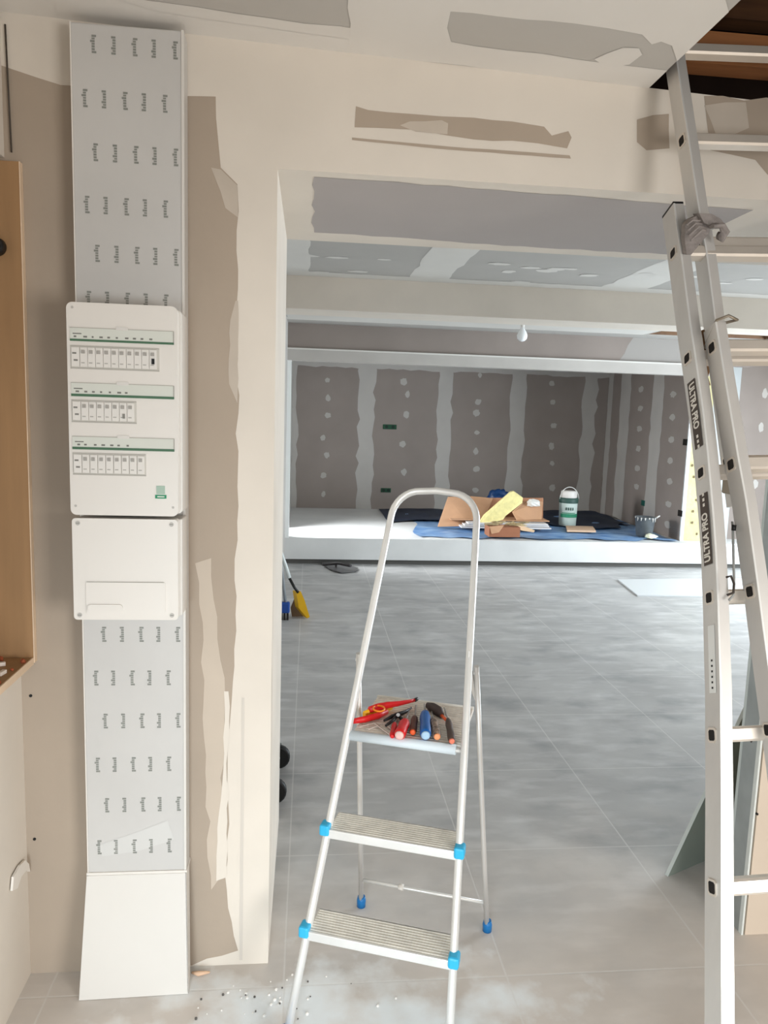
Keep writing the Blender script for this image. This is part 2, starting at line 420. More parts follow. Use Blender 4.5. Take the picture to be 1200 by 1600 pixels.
# --- rest of the front room (behind the camera): wall with a glazed door opening, right wall with a window opening
f = MB()
f.box((-1.16, -1.7, 0), (-.8, -1.6, ZC), COMP); f.box((2.8, -1.7, 0), (3.2, -1.6, ZC), COMP); f.box((-.8, -1.7, 2.05), (2.8, -1.6, ZC), COMP)
struct(f, 'wall_rear')
f = MB()
f.box((3.2, -3, 0), (3.3, -.4, ZC), COMP); f.box((3.2, 1.0, 0), (3.3, 2.8, ZC), COMP)
f.box((3.2, -.4, 0), (3.3, 1.0, .5), COMP); f.box((3.2, -.4, 2.1), (3.3, 1.0, ZC), COMP)
struct(f, 'wall_right')

# ================================================================== BIG ROOM BEHIND
YS, YA, ZP = 7.85, 10.37, .285
XLW, XRW, XAR = -.235, 6.3, 4.21
f = MB()                                           # left wall of the big room, opening by the platform
f.box((XLW-.2, YB, 0), (XLW, 7.98, 2.5), COMPG)
f.box((XLW-.2, 8.5, 0), (XLW, YA+.1, 2.5), COMPG)
f.box((XLW-.2, 7.98, 0), (XLW, 8.5, .29), COMPG); f.box((XLW-.2, 7.98, 2.1), (XLW, 8.5, 2.5), COMPG)
struct(f, 'wall_left')
# right wall with two window openings
f = MB()
f.box((XRW, YB, 0), (XRW+.2, 8.3, .25), COMPG); f.box((XRW, YB, 2.3), (XRW+.2, 8.3, 2.5), COMPG)
f.box((XRW, 3.9, .25), (XRW+.2, 4.2, 2.3), COMPG); f.box((XRW, 7.0, .25), (XRW+.2, 8.3, 2.3), COMPG)
f.box((2.9, YB, 0), (XRW+.2, YB+.1, 2.5), COMPG)
struct(f, 'wall_right')
# ceiling
CH = (3.42, 4.75, 6.98, 7.60)
f = MB(); z = 2.5
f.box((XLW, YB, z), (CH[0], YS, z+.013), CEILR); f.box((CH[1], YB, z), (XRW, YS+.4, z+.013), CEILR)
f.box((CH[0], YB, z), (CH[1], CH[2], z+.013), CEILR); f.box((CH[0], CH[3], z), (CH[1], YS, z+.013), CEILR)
c2 = (2, z)
def strip_x(xa, xb, ya, yb, off=-.0008, amp=.012): patch(f, [V((xa, ya, 0)), V((xb, ya, 0)), V((xb, yb, 0)), V((xa, yb, 0))], c2, off, CEILC, amp, .1)
a1, a2 = onZ(640, 437, z), onZ(690, 441, z); strip_x(a1.x-.01, a2.x+.02, YB, 5.15)
b1, b2 = onZ(932, 452, z), onZ(985, 456, z); strip_x(b1.x, b2.x+.05, YB, 5.15)
strip_x(XLW, -.02, YB, 5.15); strip_x(XLW, XRW, 5.0, 5.15, -.0012, .006); strip_x(XLW, XRW, YB, YB+.42, -.0012)
strip_x(XLW, CH[0]-.03, 5.48, 7.55, -.001); strip_x(CH[1]+.03, XRW, 5.48, 7.55, -.001)
for (px, py) in [(478, 399), (525, 402), (462, 422), (600, 405), (560, 424), (500, 426), (830, 418), (855, 423), (870, 420), (890, 420), (795, 424), (815, 440), (1090, 432), (1180, 436), (1130, 442), (1010, 428), (780, 412), (920, 430)]:
    blob(f, onZ(px, py, z), c2, -.001-px*1e-6, random.uniform(.04, .09), random.uniform(.02, .05), CEILC)
struct(f, 'ceiling')
f = MB()                                           # box of old timber over the hole
f.box((CH[0]-.02, CH[2]-.02, z+.2), (CH[1]+.02, CH[3]+.02, z+.22), WOODD)
for a, b in (((CH[0]-.02, CH[2]-.02), (CH[0], CH[3]+.02)), ((CH[1], CH[2]-.02), (CH[1]+.02, CH[3]+.02)), ((CH[0], CH[2]-.02), (CH[1], CH[2])), ((CH[0], CH[3]), (CH[1], CH[3]+.02))):
    f.box((a[0], a[1], z+.013), (b[0], b[1], z+.2), mat('hatch_timber', (128, 98, 74), .8, var=.2, scale=8))
tag(f.build('ceiling_hatch'), 'open timber-lined hole in the far ceiling behind the tall ladder', 'hatch')
# boxed beam across the ceiling
f = MB(); f.box((XLW, 5.15, 2.285), (XRW, 5.48, 2.5), COMP)
struct(f, 'beam')
# wall above the far opening, and the frame of the opening
f = MB(); f.box((XLW, YS, 2.24), (4.8, YS+.08, 2.5), BOARDG)
patch(f, [V((3.28, 0, 2.25)), V((3.42, 0, 2.5)), V((4.8, 0, 2.5)), V((4.8, 0, 2.25))], (1, YS), -.001, mat('faint_compound', (160, 155, 150), .8), .01, .08)
struct(f, 'wall_far_header')
f = MB(); f.box((XLW, YS-.02, 2.125), (4.3, YS+.10, 2.235), COMPG); f.box((XLW, YS-.035, 2.235), (4.3, YS+.10, 2.25), CEILC)
struct(f, 'trim_2')
f = MB(); f.box((XLW, YS-.02, ZP), (-.195, YS+.10, 2.125), mat('bright_white_bead', (240, 242, 240), .5)); struct(f, 'trim_3')
# raised slab with its riser and dark recessed foot
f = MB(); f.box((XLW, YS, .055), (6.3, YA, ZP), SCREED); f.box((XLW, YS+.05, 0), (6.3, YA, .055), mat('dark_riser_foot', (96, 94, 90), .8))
struct(f, 'platform')
# far wall
f = MB(); f.box((XLW, YA, 0), (6.3, YA+.1, 2.5), BOARDG); far = (1, YA)
def vs(xa, xb, z0=ZP, z1=2.3): patch(f, [V((xa, 0, z0)), V((xb, 0, z0)), V((xb, 0, z1)), V((xa, 0, z1))], far, -.001, COMPG, .025, .12)
vs(XLW, -.165)
for xa, xb in ((.668, .885), (1.772, 1.965), (2.80, 3.02), (3.845, 4.045)): vs(xa, xb)
patch(f, [V((XLW, 0, 2.225)), V((4.3, 0, 2.215)), V((4.3, 0, 2.4)), V((XLW, 0, 2.4))], far, -.0014, COMPG, .012, .1)
for (px, ys) in [(510, (594, 622, 649, 684, 711, 743, 772)), (634, (596, 616, 648, 694, 738)), (750, (586, 628, 645, 676, 705, 733, 766)), (866, (599, 628, 665, 697, 724, 762))]:
    for k, y in enumerate(ys):
        blob(f, onY(px+random.uniform(-4, 4)-k*.8, y, YA), far, -.001, random.uniform(.032, .05), random.uniform(.03, .055), BLOB)
struct(f, 'wall_far')
# right wall of the raised end room; its cut end shows glass wool behind a white track
f = MB(); f.box((XAR, 8.02, ZP), (XAR+.03, YA, 2.3), BOARDG); rx = (0, XAR)
def hs(ya, yb): patch(f, [V((0, ya, ZP)), V((0, yb, ZP)), V((0, yb, 2.28)), V((0, ya, 2.28))], rx, -.001, COMPG, .02, .12)
hs(9.62, 9.93); hs(8.68, 8.97); hs(10.2, YA)
for (px, ys) in [(1002, (608, 638, 670, 701, 732, 760)), (1052, (616, 652, 687, 720, 752, 788, 820))]:
    for k, y in enumerate(ys): blob(f, onX(px-k*1.5, y, XAR), rx, -.001, .075, .04, BLOB)
struct(f, 'wall_alcove_right')
f = MB(); f.box((XAR-.004, 8.0, ZP), (XAR+.035, 8.02, 2.3), mat('white_track', (214, 216, 216), .5)); struct(f, 'trim_4')
WOOL = mat('yellow_glass_wool', (206, 198, 150), .95, var=.10, scale=14, bump=.6, bscale=30)
f = MB()
for k in range(22):
    z0 = ZP+k*.09; f.box((XAR+.036, 8.03+random.uniform(0, .01), z0), (4.48+random.uniform(-.006, .006), 8.3, z0+.092), WOOL)
for k in range(12):
    px = random.choice((1081, 1088, 1095, 1090)); q = V((XAR+random.uniform(.05, .22), 8.028, ZP+.08+k*.13))
    f.face([q+V((.012*math.cos(a), 0, .016*math.sin(a))) for a in [2*math.pi*j/8 for j in range(8)]], mat('wool_hole', (120, 104, 76), .9))
tag(f.build('insulation_batt'), 'yellow insulation packed in the open wall end right of the blue sheet', 'insulation')
f = MB(); f.box((4.49, 8.06, ZP), (4.80, 8.14, 2.3), mat('white_post', (180, 184, 184), .6)); struct(f, 'trim_5')
f = MB(); f.box((4.80, 8.2, 0), (XRW, 8.3, 2.5), BOARDG)
for (px, py) in [(1195, 615), (1189, 668), (1180, 757)]: blob(f, onY(px, py, 8.2), (1, 8.2), -.001, .035, .06, COMPG)
struct(f, 'wall_side_far')
# raised end room ceiling
f = MB(); f.box((XLW, YS+.1, 2.3), (6.3, YA, 2.31), CEILB); struct(f, 'ceiling')

# recessed electrical boxes
GRN = mat('green_socket_box', (16, 70, 44), .5)
for i, (px, py, w_, h_, lab) in enumerate([(609, 667, .19, .065, 'green double socket box higher on the far plasterboard wall'), (603, 766, .14, .06, 'green socket box low on the far wall behind the stepladder top')]):
    p = onY(px, py, YA-.004); f = MB(); f.box((p.x-w_/2, YA-.008, p.z-h_/2), (p.x+w_/2, YA+.001, p.z+h_/2), GRN, None, .003)
    ob = f.build('socket_box'); tag(ob, lab, 'socket box', 'green socket boxes')
    for k in (-1, 1):
        f = MB(); f.tube([(p.x+k*w_*.24, YA-.0095, p.z), (p.x+k*w_*.24, YA-.007, p.z)], .022, mat('dark_green', (10, 40, 26), .6), 14); f.build('socket_cup', ob)
for i, (px, py, lab) in enumerate([(1071, 691, 'dark socket box highest on the end room side wall'), (1063, 802, 'dark socket box low on the side wall nearest the insulation'), (1005, 786, 'green socket box low on the side wall above the grey pail')]):
    p = onX(px, py, XAR); f = MB(); f.box((XAR-.006, p.y-.05, p.z-.035), (XAR+.001, p.y+.05, p.z+.035), DARK if i < 2 else mat('teal_box', (20, 84, 74), .5), None, .003)
    tag(f.build('socket_box'), lab, 'socket box', 'socket boxes on the side wall')

# bare bulb on the far ceiling
p = onZ(817, 503, 2.5); root = empty('pendant_bulb', p, 0, 'bare white bulb in a holder under the far ceiling beam', 'light bulb')
MB().lathe([(.045, 0), (.045, -.012), (.02, -.02), (.018, -.05)], WHITE).build('holder', root)
MB().lathe([(.015, -.05), (.02, -.065), (.04, -.095), (.05, -.125), (.045, -.155), (.025, -.175), (.005, -.18)], mat('frosted_glass', (236, 238, 238), .2)).build('bulb', root)

# ================================================================== ELECTRICAL TRUNKING AND BOARDS
GX0, GX1, GY, GZ0, GZ1 = -.578, -.315, 1.957, .338, 2.494
GW = YF-.0025
root = empty('cable_trunking', ((GX0+GX1)/2, YF, 0), 0, 'tall white vertical cable trunking on the wall behind the fuse boxes', 'cable trunking')
def wc(mb, name, rt=None): return world_child(mb.build(name), rt or root)
f = MB(); f.box((GX0, GY, GZ0), (GX1, GW, GZ1), FILM, None, .004); f.box((GX0+.0, GY-.0016, GZ0), (GX0+.003, GY, GZ1), WHITE); f.box((GX1-.006, GY-.002, GZ0), (GX1, GY, GZ1), WHITE2)
INK = mat('printed_marks_ink', (136, 138, 132), .5)
def mark(cx, cz, flip, s=1.0):
    y = GY-.0009; z = cz+.0215; d = [(.0045, 1), (.0035, 0), (.0045, -1), (.0035, 0), (.0045, 0), (.0045, 0), (.0045, 1)]
    if flip: d = d[::-1]
    for w_, k in d:
        x0_, x1_ = cx-.0034, cx+.0034
        if (k == 1) != flip and k: x1_ += .0035 if k == 1 else 0
        if k == -1: x0_ -= .0035
        if k == 1 and flip: x0_ -= .003
        f.box((x0_*1, y, z-w_), (x1_, y+.0006, z), INK); z -= w_+.0018
rowsA = [75, 243, 400, 992, 1127, 1258]; rowsB = [160, 325, 472, 1060, 1195, 1323]
for rows, xs in ((rowsA, (-.525, -.477, -.430, -.384, -.336)), (rowsB, (-.547, -.501, -.454, -.408, -.361))):
    for y in rows:
        zz = onY(212, y, GY).z
        for i, x in enumerate(xs): mark(x, zz+.003*0, i % 2 == 1)
wc(f, 'duct_cover')
f = MB(); f.face([onY(x, y, GY-.0006) for x, y in [(150, 1322), (215, 1300), (262, 1282), (272, 1312), (215, 1330), (160, 1338)]], mat('grey_smudge', (206, 205, 202), .5)); wc(f, 'smudge')
f = MB(); f.box((GX0-.002, GY-.004, GZ0-.006), (GX1+.002, GW, GZ0+.003), WHITE); wc(f, 'joint_strip')
# plain skirt piece leaning out at the bottom
f = MB()
top = [V((GX0-.001, GY-.006, GZ0-.004)), V((GX1+.001, GY-.006, GZ0-.004))]; bot = [V((-.303, 1.912, .001)), V((-.593, 1.906, .001))]
f.prism([top[0], top[1], bot[0], bot[1]], (0, .004, 0), WHITE2)
f.prism([top[0], bot[1], bot[1]+V((.01, .07, 0)), top[0]+V((0, .05, 0))], (.003, 0, 0), WHITE2)
f.prism([top[1], bot[0], bot[0]+V((-.006, .07, 0)), top[1]+V((0, .05, 0))], (-.003, 0, 0), WHITE2)
tag(f.build('trunking_cover'), 'plain white trunking cover leaning out above the floor', 'trunking cover')

# distribution board
BX0, BX1, BY, BZ0, BZ1 = -.568, -.315, 1.85, 1.338, 1.838
root = empty('distribution_board', ((BX0+BX1)/2, GY, BZ0), 0, 'white three-row electrical distribution board, upper box on the trunking', 'fuse box')
def rounded(x0, x1, z0, z1, r, y):
    pts = []
    for cx, cz, a0 in ((x1-r, z1-r, 0), (x0+r, z1-r, 90), (x0+r, z0+r, 180), (x1-r, z0+r, 270)):
        for k in range(7): a = R(a0+15*k); pts.append(V((cx+r*math.cos(a), y, cz+r*math.sin(a))))
    return pts
f = MB(); f.prism(rounded(BX0, BX1, BZ0, BZ1, .014, BY), (0, .028, 0), WHITE); wc(f, 'front_cover')
f = MB(); f.prism(rounded(BX0+.006, BX1+.006, BZ0+.004, BZ1-.006, .01, BY+.028), (0, GY-BY-.0305, 0), WHITE2); wc(f, 'housing')
LBL = mat('label_paper', (214, 216, 207), .6); GLINE = mat('green_line', (74, 110, 84), .5); PENC = mat('pencil_marks', (122, 122, 116), .8)
MOD = mat('breaker_grey', (226, 222, 216), .5); TOG = mat('toggle_dark', (130, 128, 122), .5); SHAD = mat('window_rim', (178, 174, 166), .6)
def bx(u): return BX0+u
def bz(v): return BZ1-v
rows = [(.059, .084, .089, .101, .150, .211, 10), (.186, .211, .217, .227, .275, .157, 7), (.312, .336, .342, .352, .400, .178, 8)]
for ri, (s0_, s1_, g1_, w0, w1, wr, n_) in enumerate(rows):
    f = MB()
    f.box((bx(.008), BY-.0018, bz(s1_)), (bx(.245), BY+.001, bz(s0_)), LBL); f.box((bx(.008), BY-.0022, bz(s0_)), (bx(.245), BY, bz(s0_-.0012)), SHAD)
    f.box((bx(.243), BY-.0022, bz(s1_)), (bx(.245), BY, bz(s0_)), SHAD)
    f.prism(rounded(bx(.112), bx(.140), bz(s0_+.002), bz(s0_-.006), .003, BY-.003), (0, .003, 0), WHITE2)
    f.box((bx(.008), BY-.0026, bz(g1_)), (bx(.245), BY+.001, bz(s1_)), GLINE)
    for k in range([10, 7, 7][ri]):
        x = .018+k*.019 + random.uniform(-.002, .002)
        if x > .19: continue
        f.box((bx(x), BY-.0021, bz(s1_-.0035)), (bx(x+random.uniform(.004, .009)), BY-.0017, bz(s1_-.0075)), PENC)
    f.box((bx(.014), BY-.0021, bz(s1_-.011)), (bx(.034), BY-.0017, bz(s1_-.0135)), PENC)
    o = wc(f, 'label_strip'); o['label'] = 'pale green label strip with faint writing'
    f = MB()
    f.box((bx(.008), BY-.002, bz(w0+.0)), (bx(wr), BY, bz(w0-.002)), SHAD); f.box((bx(.008), BY-.002, bz(w1+.003)), (bx(wr), BY, bz(w1)), SHAD)
    f.box((bx(.008), BY-.001, bz(w1)), (bx(wr), BY+.002, bz(w0)), mat('window_back', (200, 196, 188), .6))
    wc(f, 'breaker_window')
    mw = .0176
    for k in range(n_):
        x = .030+k*mw*(1.0 if ri < 2 else 1.04)
        if x+mw > wr: break
        f = MB(); f.box((bx(x), BY-.004, bz(w1-.002)), (bx(x+mw-.0009), BY, bz(w0+.002)), MOD, None, .001)
        f.box((bx(x+.003), BY-.0043, bz(w1-.010)), (bx(x+.0105), BY-.0038, bz(w1-.0125)), mat('faint_print', (176, 172, 166), .6))
        o = wc(f, 'circuit_breaker')
        f = MB(); f.box((bx(x+.0045), BY-.0075, bz(w0+.0165)), (bx(x+.0115), BY-.004, bz(w0+.0085)), mat('toggle_grey', (166, 162, 156), .5), Matrix.Identity(4))
        t_ = wc(f, 'toggle', root); t_.parent = o; t_.matrix_parent_inverse = o.matrix_basis.inverted() @ Matrix.Identity(4)
        t_.matrix_parent_inverse = (Matrix.Translation(root.location)).inverted() @ Matrix.Translation(root.location) 
    f = MB()
    f.box((bx(.010), BY-.004, bz(w1-.002)), (bx(.0285), BY, bz(w0+.002)), MOD, None, .001)
    f.box((bx(.013), BY-.0045, bz(w0+.018)), (bx(.022), BY-.004, bz(w0+.014)), TOG); f.box((bx(.016), BY-.0045, bz(w0+.034)), (bx(.025), BY-.004, bz(w0+.030)), TOG)
    wc(f, 'main_switch')
f = MB(); f.box((bx(.194), BY-.0062, bz(.1365)), (bx(.2005), BY-.003, bz(.1235)), BLACK); o = wc(f, 'black_toggle')
f = MB(); f.box((bx(.126), BY-.0062, bz(.266)), (bx(.131), BY-.003, bz(.255)), TOG); wc(f, 'black_toggle')
f = MB(); f.box((bx(.202), BY-.0012, bz(.4455)), (bx(.222), BY+.001, bz(.4255)), mat('grey_green_print', (168, 190, 174), .5))
f.box((bx(.199), BY-.0016, bz(.4565)), (bx(.2255), BY+.001, bz(.4475)), mat('green_sticker', (34, 140, 98), .5)); f.box((bx(.204), BY-.0018, bz(.4535)), (bx(.221), BY-.0015, bz(.4505)), LBL)
o = wc(f, 'maker_sticker'); o['label'] = 'small green sticker'
SCR = mat('screw_grey', (188, 184, 178), .5)
for u, v_ in ((.012, .478), (.241, .478), (.014, .012)):
    f = MB(); f.tube([(bx(u), BY-.001, bz(v_)), (bx(u), BY+.001, bz(v_))], .003, SCR, 12); wc(f, 'cover_screw')

# main breaker cover below
CX0, CX1, CZ0, CZ1 = -.566, -.316, 1.078, 1.330
root = empty('breaker_box', ((CX0+CX1)/2, GY, CZ0), 0, 'plain white square breaker box with finger recess, lower box on the trunking', 'breaker box')
f = MB(); f.prism(rounded(CX0, CX1, CZ0, CZ1, .009, BY), (0, .03, 0), WHITE)
f.box((CX0+.004, BY+.03, CZ0+.003), (CX1+.005, GY-.0025, CZ1-.003), WHITE2, None, .003); wc(f, 'front_cover')
f = MB(); f.prism(rounded(CX0+.03, CX1-.03, CZ0+.018, CZ0+.095, .004, BY-.0025), (0, .004, 0), WHITE)
f.box((CX0+.032, BY-.0030, CZ0+.0945), (CX1-.034, BY-.0005, CZ0+.0958), SHAD); wc(f, 'flap')
f = MB(); f.prism(rounded(CX0+.034, CX0+.118, CZ0+.021, CZ0+.040, .009, BY-.0065), (0, .005, 0), WHITE); wc(f, 'finger_grip')
for u, v_ in ((.014, .012), (.235, .012), (.014, .24), (.235, .24)):
    f = MB(); f.tube([(CX0+u, BY-.0015, CZ0+v_), (CX0+u, BY+.001, CZ0+v_)], .0055, SCR, 16)
    f.box((CX0+u-.004, BY-.002, CZ0+v_-.0007), (CX0+u+.004, BY-.0014, CZ0+v_+.0007), TOG); wc(f, 'cover_screw')

# ================================================================== TALL EXTENSION LADDER (three sections)
HARD = mat('worn_steel_hook', (150, 138, 122), .4, .6)
RUNGM = mat('rung_aluminium', (222, 212, 200), .36, .45, var=.06, scale=8)
TB = mat('ladder_decal_brown', (74, 62, 54), .6); TW = mat('ladder_decal_white', (232, 226, 216), .6)
RD = V((math.cos(.04), 0, math.sin(.04)))       # rung direction
LAD = empty('extension_ladder', (.86, .93, 0), 0, 'tall three-section aluminium ladder leaning at the right, rising through the ceiling hatch', 'ladder')
def section(name, label, ridge, plane, zs, width, web, fl, top_cap=True, zmin=0.0, extend_top=None, hole_first=0):
    yb, b = plane
    pts = [onP(x, y, yb, b) for x, y in ridge]; pts.sort(key=lambda p: p.z)
    d = (pts[1]-pts[0]) if len(pts) > 2 else (pts[-1]-pts[0])
    d = (pts[2]-pts[0]).normalized()
    if pts[0].z > zmin+.02: pts.insert(0, pts[0]+d*((zmin-pts[0].z)/d.z))
    if extend_top:
        d = (pts[-1]-pts[-3]).normalized(); pts.append(pts[-1]+d*((extend_top-pts[-1].z)/d.z))
    n = V((0, -1, b)).normalized(); t = .0028
    root = empty(name, (0, 0, 0), 0, label); root.parent = LAD; root.matrix_parent_inverse = Matrix.Translation(LAD.location).inverted()
    def at(z):
        for i in range(len(pts)-1):
            if pts[i].z <= z <= pts[i+1].z: return pts[i].lerp(pts[i+1], (z-pts[i].z)/(pts[i+1].z-pts[i].z))
        return pts[-1] if z > pts[-1].z else pts[0]
    for side in (0, 1):
        s_ = 1 if side == 0 else -1; base = V((0, 0, 0)) if side == 0 else RD*width
        prof = [(0, 0), (fl*s_, 0), (fl*s_, -t), (t*s_, -t), (t*s_, -web+t), (fl*s_, -web+t), (fl*s_, -web), (0, -web)]
        f = MB(); P = [p+base for p in pts]; f.sweep(P, [(RD, n)]*len(P), prof, ALU)
        # raised lip along the ridge, its highlight painted in brighter metal
        f.sweep(P, [(RD, n)]*len(P), [(0, 0), (.004*s_, 0), (.004*s_, .0016), (0, .0016)], ALUB)
        rail = wc(f, 'rail', root)
        if top_cap:
            f = MB(); e = (pts[-1]-pts[-2]).normalized(); q = P[-1]
            f.prism([q, q+RD*fl*s_, q+RD*fl*s_-n*web, q-n*web], e*.006, BLACK); wc(f, 'end_cap', root)
        if zmin == 0.0:
            f = MB(); e = (pts[1]-pts[0]).normalized(); q = P[0]-RD*.003*s_+n*.003
            f.prism([q, q+RD*(fl+.006)*s_, q+RD*(fl+.006)*s_-n*(web+.006), q-n*(web+.006)], e*.05, BLACK); wc(f, 'foot', root)
    for z in zs:
        p = at(z)-n*(web*.5)
        a = pts[-1]-pts[0]; a.normalize(); B2 = a.cross(RD).normalized(); h = .0165
        f = MB()
        prof = [(h*.9*math.copysign(min(1, abs(math.cos(q))*1.25), math.cos(q)), h*math.copysign(min(1, abs(math.sin(q))*1.25), math.sin(q))) for q in [2*math.pi*k/16+.196 for k in range(16)]]
        f.sweep([p-RD*.002, p+RD*(width+.002)], [(a, B2)]*2, prof, RUNGM)
        for q0, dr in ((p-RD*.0021, -1), (p+RD*(width+.0021), 1)):
            f.face([q0+a*x*.72+B2*y*.72 for x, y in prof], DARK)
        wc(f, 'rung', root)
    return root, at, n, pts
ridgeA = [(1052, 318), (1065, 412), (1077, 505), (1085, 557), (1097, 642), (1104.5, 710), (1113, 805), (1117, 862), (1120.5, 943), (1123, 1031), (1124.5, 1074), (1126, 1252), (1126, 1472)]
s1 = .2585
secA, atA, nA, ptA = section('ladder_section', 'section with lettered decals, leftmost of the three', ridgeA, (1.60, .42), [.213+s1*k for k in range(8)], .46, .058, .026)
ridgeC = [(1117, 503), (1131, 590), (1151, 710), (1164, 781), (1182, 911), (1190, 974)]
secC, atC, nC, ptC = section('ladder_section', 'section at the right edge with a hook on top', ridgeC, (1.555, .40), [.233+s1*k for k in range(7)], .40, .050, .026, top_cap=False)
ridgeB = [(1056, 94), (1075, 219), (1089, 315), (1102, 390), (1108, 435), (1114, 482)]
secB, atB, nB, ptB = section('ladder_section', 'upper section passing up through the ceiling hatch', ridgeB, (1.675, .27), [1.52, 1.785, 2.045, 2.308, 2.545, 2.80], .40, .050, .026, top_cap=False, zmin=1.42, extend_top=3.02)

def decal(z0, z1, text, up, small):
    """dark decal with white lettering on the outer face of the left rail"""
    p0, p1 = atA(z0), atA(z1); a = (p1-p0); Lg = a.length; a.normalize()
    q0 = p0-nA*.010-RD*.0008; q1 = p1-nA*.010-RD*.0008
    f = MB(); f.prism([q0, q1, q1-nA*.034, q0-nA*.034], -RD*.0004, TB); dec = wc(f, 'decal', secA)
    back = -nA; X = a if up else -a; Yv = (-RD).cross(X).normalized()
    cu_ = bpy.data.curves.new('lettering', 'FONT'); cu_.body = text; cu_.size = .030; cu_.extrude = .0002; cu_.offset = .0010; cu_.align_y = 'CENTER'
    cu_.materials.append(TW); o = bpy.data.objects.new('lettering', cu_); COL.objects.link(o)
    Mx = Matrix((X, Yv, -RD)).transposed().to_4x4()
    start = (p0 if up else p1)-nA*.027-RD*.0016+X*.006; Mx.translation = start
    bpy.context.view_layer.update(); wdt = max(o.dimensions.x, .01); k = (Lg*.68)/wdt
    me = bpy.data.meshes.new_from_object(o.evaluated_get(bpy.context.evaluated_depsgraph_get())); bpy.data.objects.remove(o)
    me.transform(Mx @ Matrix.Diagonal((k, 1.1, 1, 1))); me.name = 'lettering'
    o = bpy.data.objects.new('lettering', me); COL.objects.link(o); world_child(o, secA)
    f = MB(); e0 = start+X*(Lg*.74)
    for k in range(3):
        c = e0+X*(.006+.012*k); f.prism([c-Yv*.004, c-Yv*.004+X*.007, c+Yv*.004+X*.007, c+Yv*.004], -RD*.0004, TW)
    wc(f, 'fine_print', secA)
def zA(py):                                       # height on the left rail seen at picture row py
    best = min((abs((lambda q: 800-FPX*(q-EY).dot(cu)/(q-EY).dot(cf))(atA(z/400))-py), z/400) for z in range(40, 860)); return best[1]
decal(zA(878), zA(766), 'ULTRA PRO', True, 3)
decal(zA(692), zA(588), 'ULTRA PRO', False, 3)
# white sticker lower down
z0, z1 = zA(1082), zA(975); p0, p1 = atA(z0), atA(z1)
f = MB(); q0 = p0-nA*.012-RD*.0008; q1 = p1-nA*.012-RD*.0008; f.prism([q0, q1, q1-nA*.026, q0-nA*.026], -RD*.0003, mat('sticker_white', (232, 232, 228), .5))
for k in range(6):
    c = q0.lerp(q1, .06+.08*k)-nA*.010-RD*.0005; f.prism([c, c+(q1-q0)*.03, c+(q1-q0)*.03-nA*.006, c-nA*.006], -RD*.0003, BLACK)
o = wc(f, 'sticker', secA); o['label'] = 'white sticker with small black print'

# steel hook on top of the right-hand section
f = MB(); q = ptC[-1]+RD*.004
f.tube([q+V((0, .03, -.03)), q+V((0, .0, .004)), q+V((.016, -.02, .012)), q+V((.038, -.018, .004)), q+V((.033, .012, .002)), q+V((.014, .012, -.004))], .0034, HARD, 8)
f.prism([q+V((-.004, .04, -.05)), q+V((-.004, -.002, 0)), q+V((.0, .0, -.004)), q+V((0, .045, -.055))], (.003, 0, 0), HARD)
wc(f, 'hook', secC)
# guide brackets between the sections
f = MB(); q = atB(1.47); f.box(tuple(q+V((-.005, -.02, -.03))), tuple(q+V((.03, .05, .04))), HARD, None, .004); wc(f, 'guide_bracket', secB)

# grey strap tied round the upper section
STR = mat('grey_strap_cloth', (142, 134, 130), .9, var=.12, scale=40, bump=.4, bscale=90)
f = MB()
def sp(L, d): return [onP(x, y, 1.675-d, .27) for x, y in L]
f.prism(sp([(1071, 351), (1078, 342), (1092, 336), (1104, 342), (1112, 352), (1108, 364), (1094, 381), (1080, 398), (1073, 397), (1070, 375)], .034), (0, .02, .004), STR)
f.prism(sp([(1092, 333), (1112, 334), (1126, 342), (1137, 356), (1128, 357), (1112, 354), (1100, 348)], .046), (0, .03, .006), STR)
f.tube([onP(1112, 354, 1.62, .27), onP(1128, 352, 1.62, .27), onP(1133, 362, 1.63, .27), onP(1126, 373, 1.64, .27), onP(1122, 368, 1.65, .27)], .005, STR, 8, flat=2.2)
for k in range(4):
    f.tube([onP(1073+k*2, 366+k*8-14, 1.622, .27), onP(1082+k*5, 352+k*5-8, 1.618, .27), onP(1094+k*3, 345+k*5, 1.622, .27)], .0022, STR, 6)
tag(f.build('strap'), 'grey cloth strap tied around the upper ladder rail and rung', 'strap')
# cord hanging between sections and tied to the rung
CORD = mat('grey_cord', (150, 150, 146), .8)
f = MB(); q = [onP(1144, 815, 1.60, .4), onP(1145, 824, 1.60, .4), onP(1146, 870, 1.60, .4), onP(1147, 905, 1.58, .4), onP(1146, 930, 1.58, .4), onP(1139, 938, 1.58, .4)]
f.tube(q, .0026, CORD, 8); f.tube([q[1]+V((0, -.004, .006)), q[1]+V((0, -.004, -.006))], .005, BLACK, 8)
f.tube([onP(1135, 902, 1.56, .4), onP(1142, 900, 1.56, .4), onP(1147, 912, 1.555, .4), onP(1146, 926, 1.56, .4), onP(1136, 930, 1.565, .4)], .0026, mat('dark_cord', (60, 52, 46), .8), 8)
tag(f.build('cord'), 'thin grey cord knotted to a ladder rung at the right', 'cord')
f = MB(); rng = [(1098, 516), (1102, 530), (1099, 543), (1104, 556), (1101, 565), (1106, 578), (1104, 590), (1109, 602)]
f.tube([onP(x, y, 1.685, .3) for x, y in rng], [.004, .006, .0035, .006, .004, .0055, .0035, .002], mat('brown_rope', (110, 82, 56), .9, var=.3, scale=60), 8)
tag(f.build('rope'), 'frayed brown rope end between the ladder rails above the decals', 'rope')

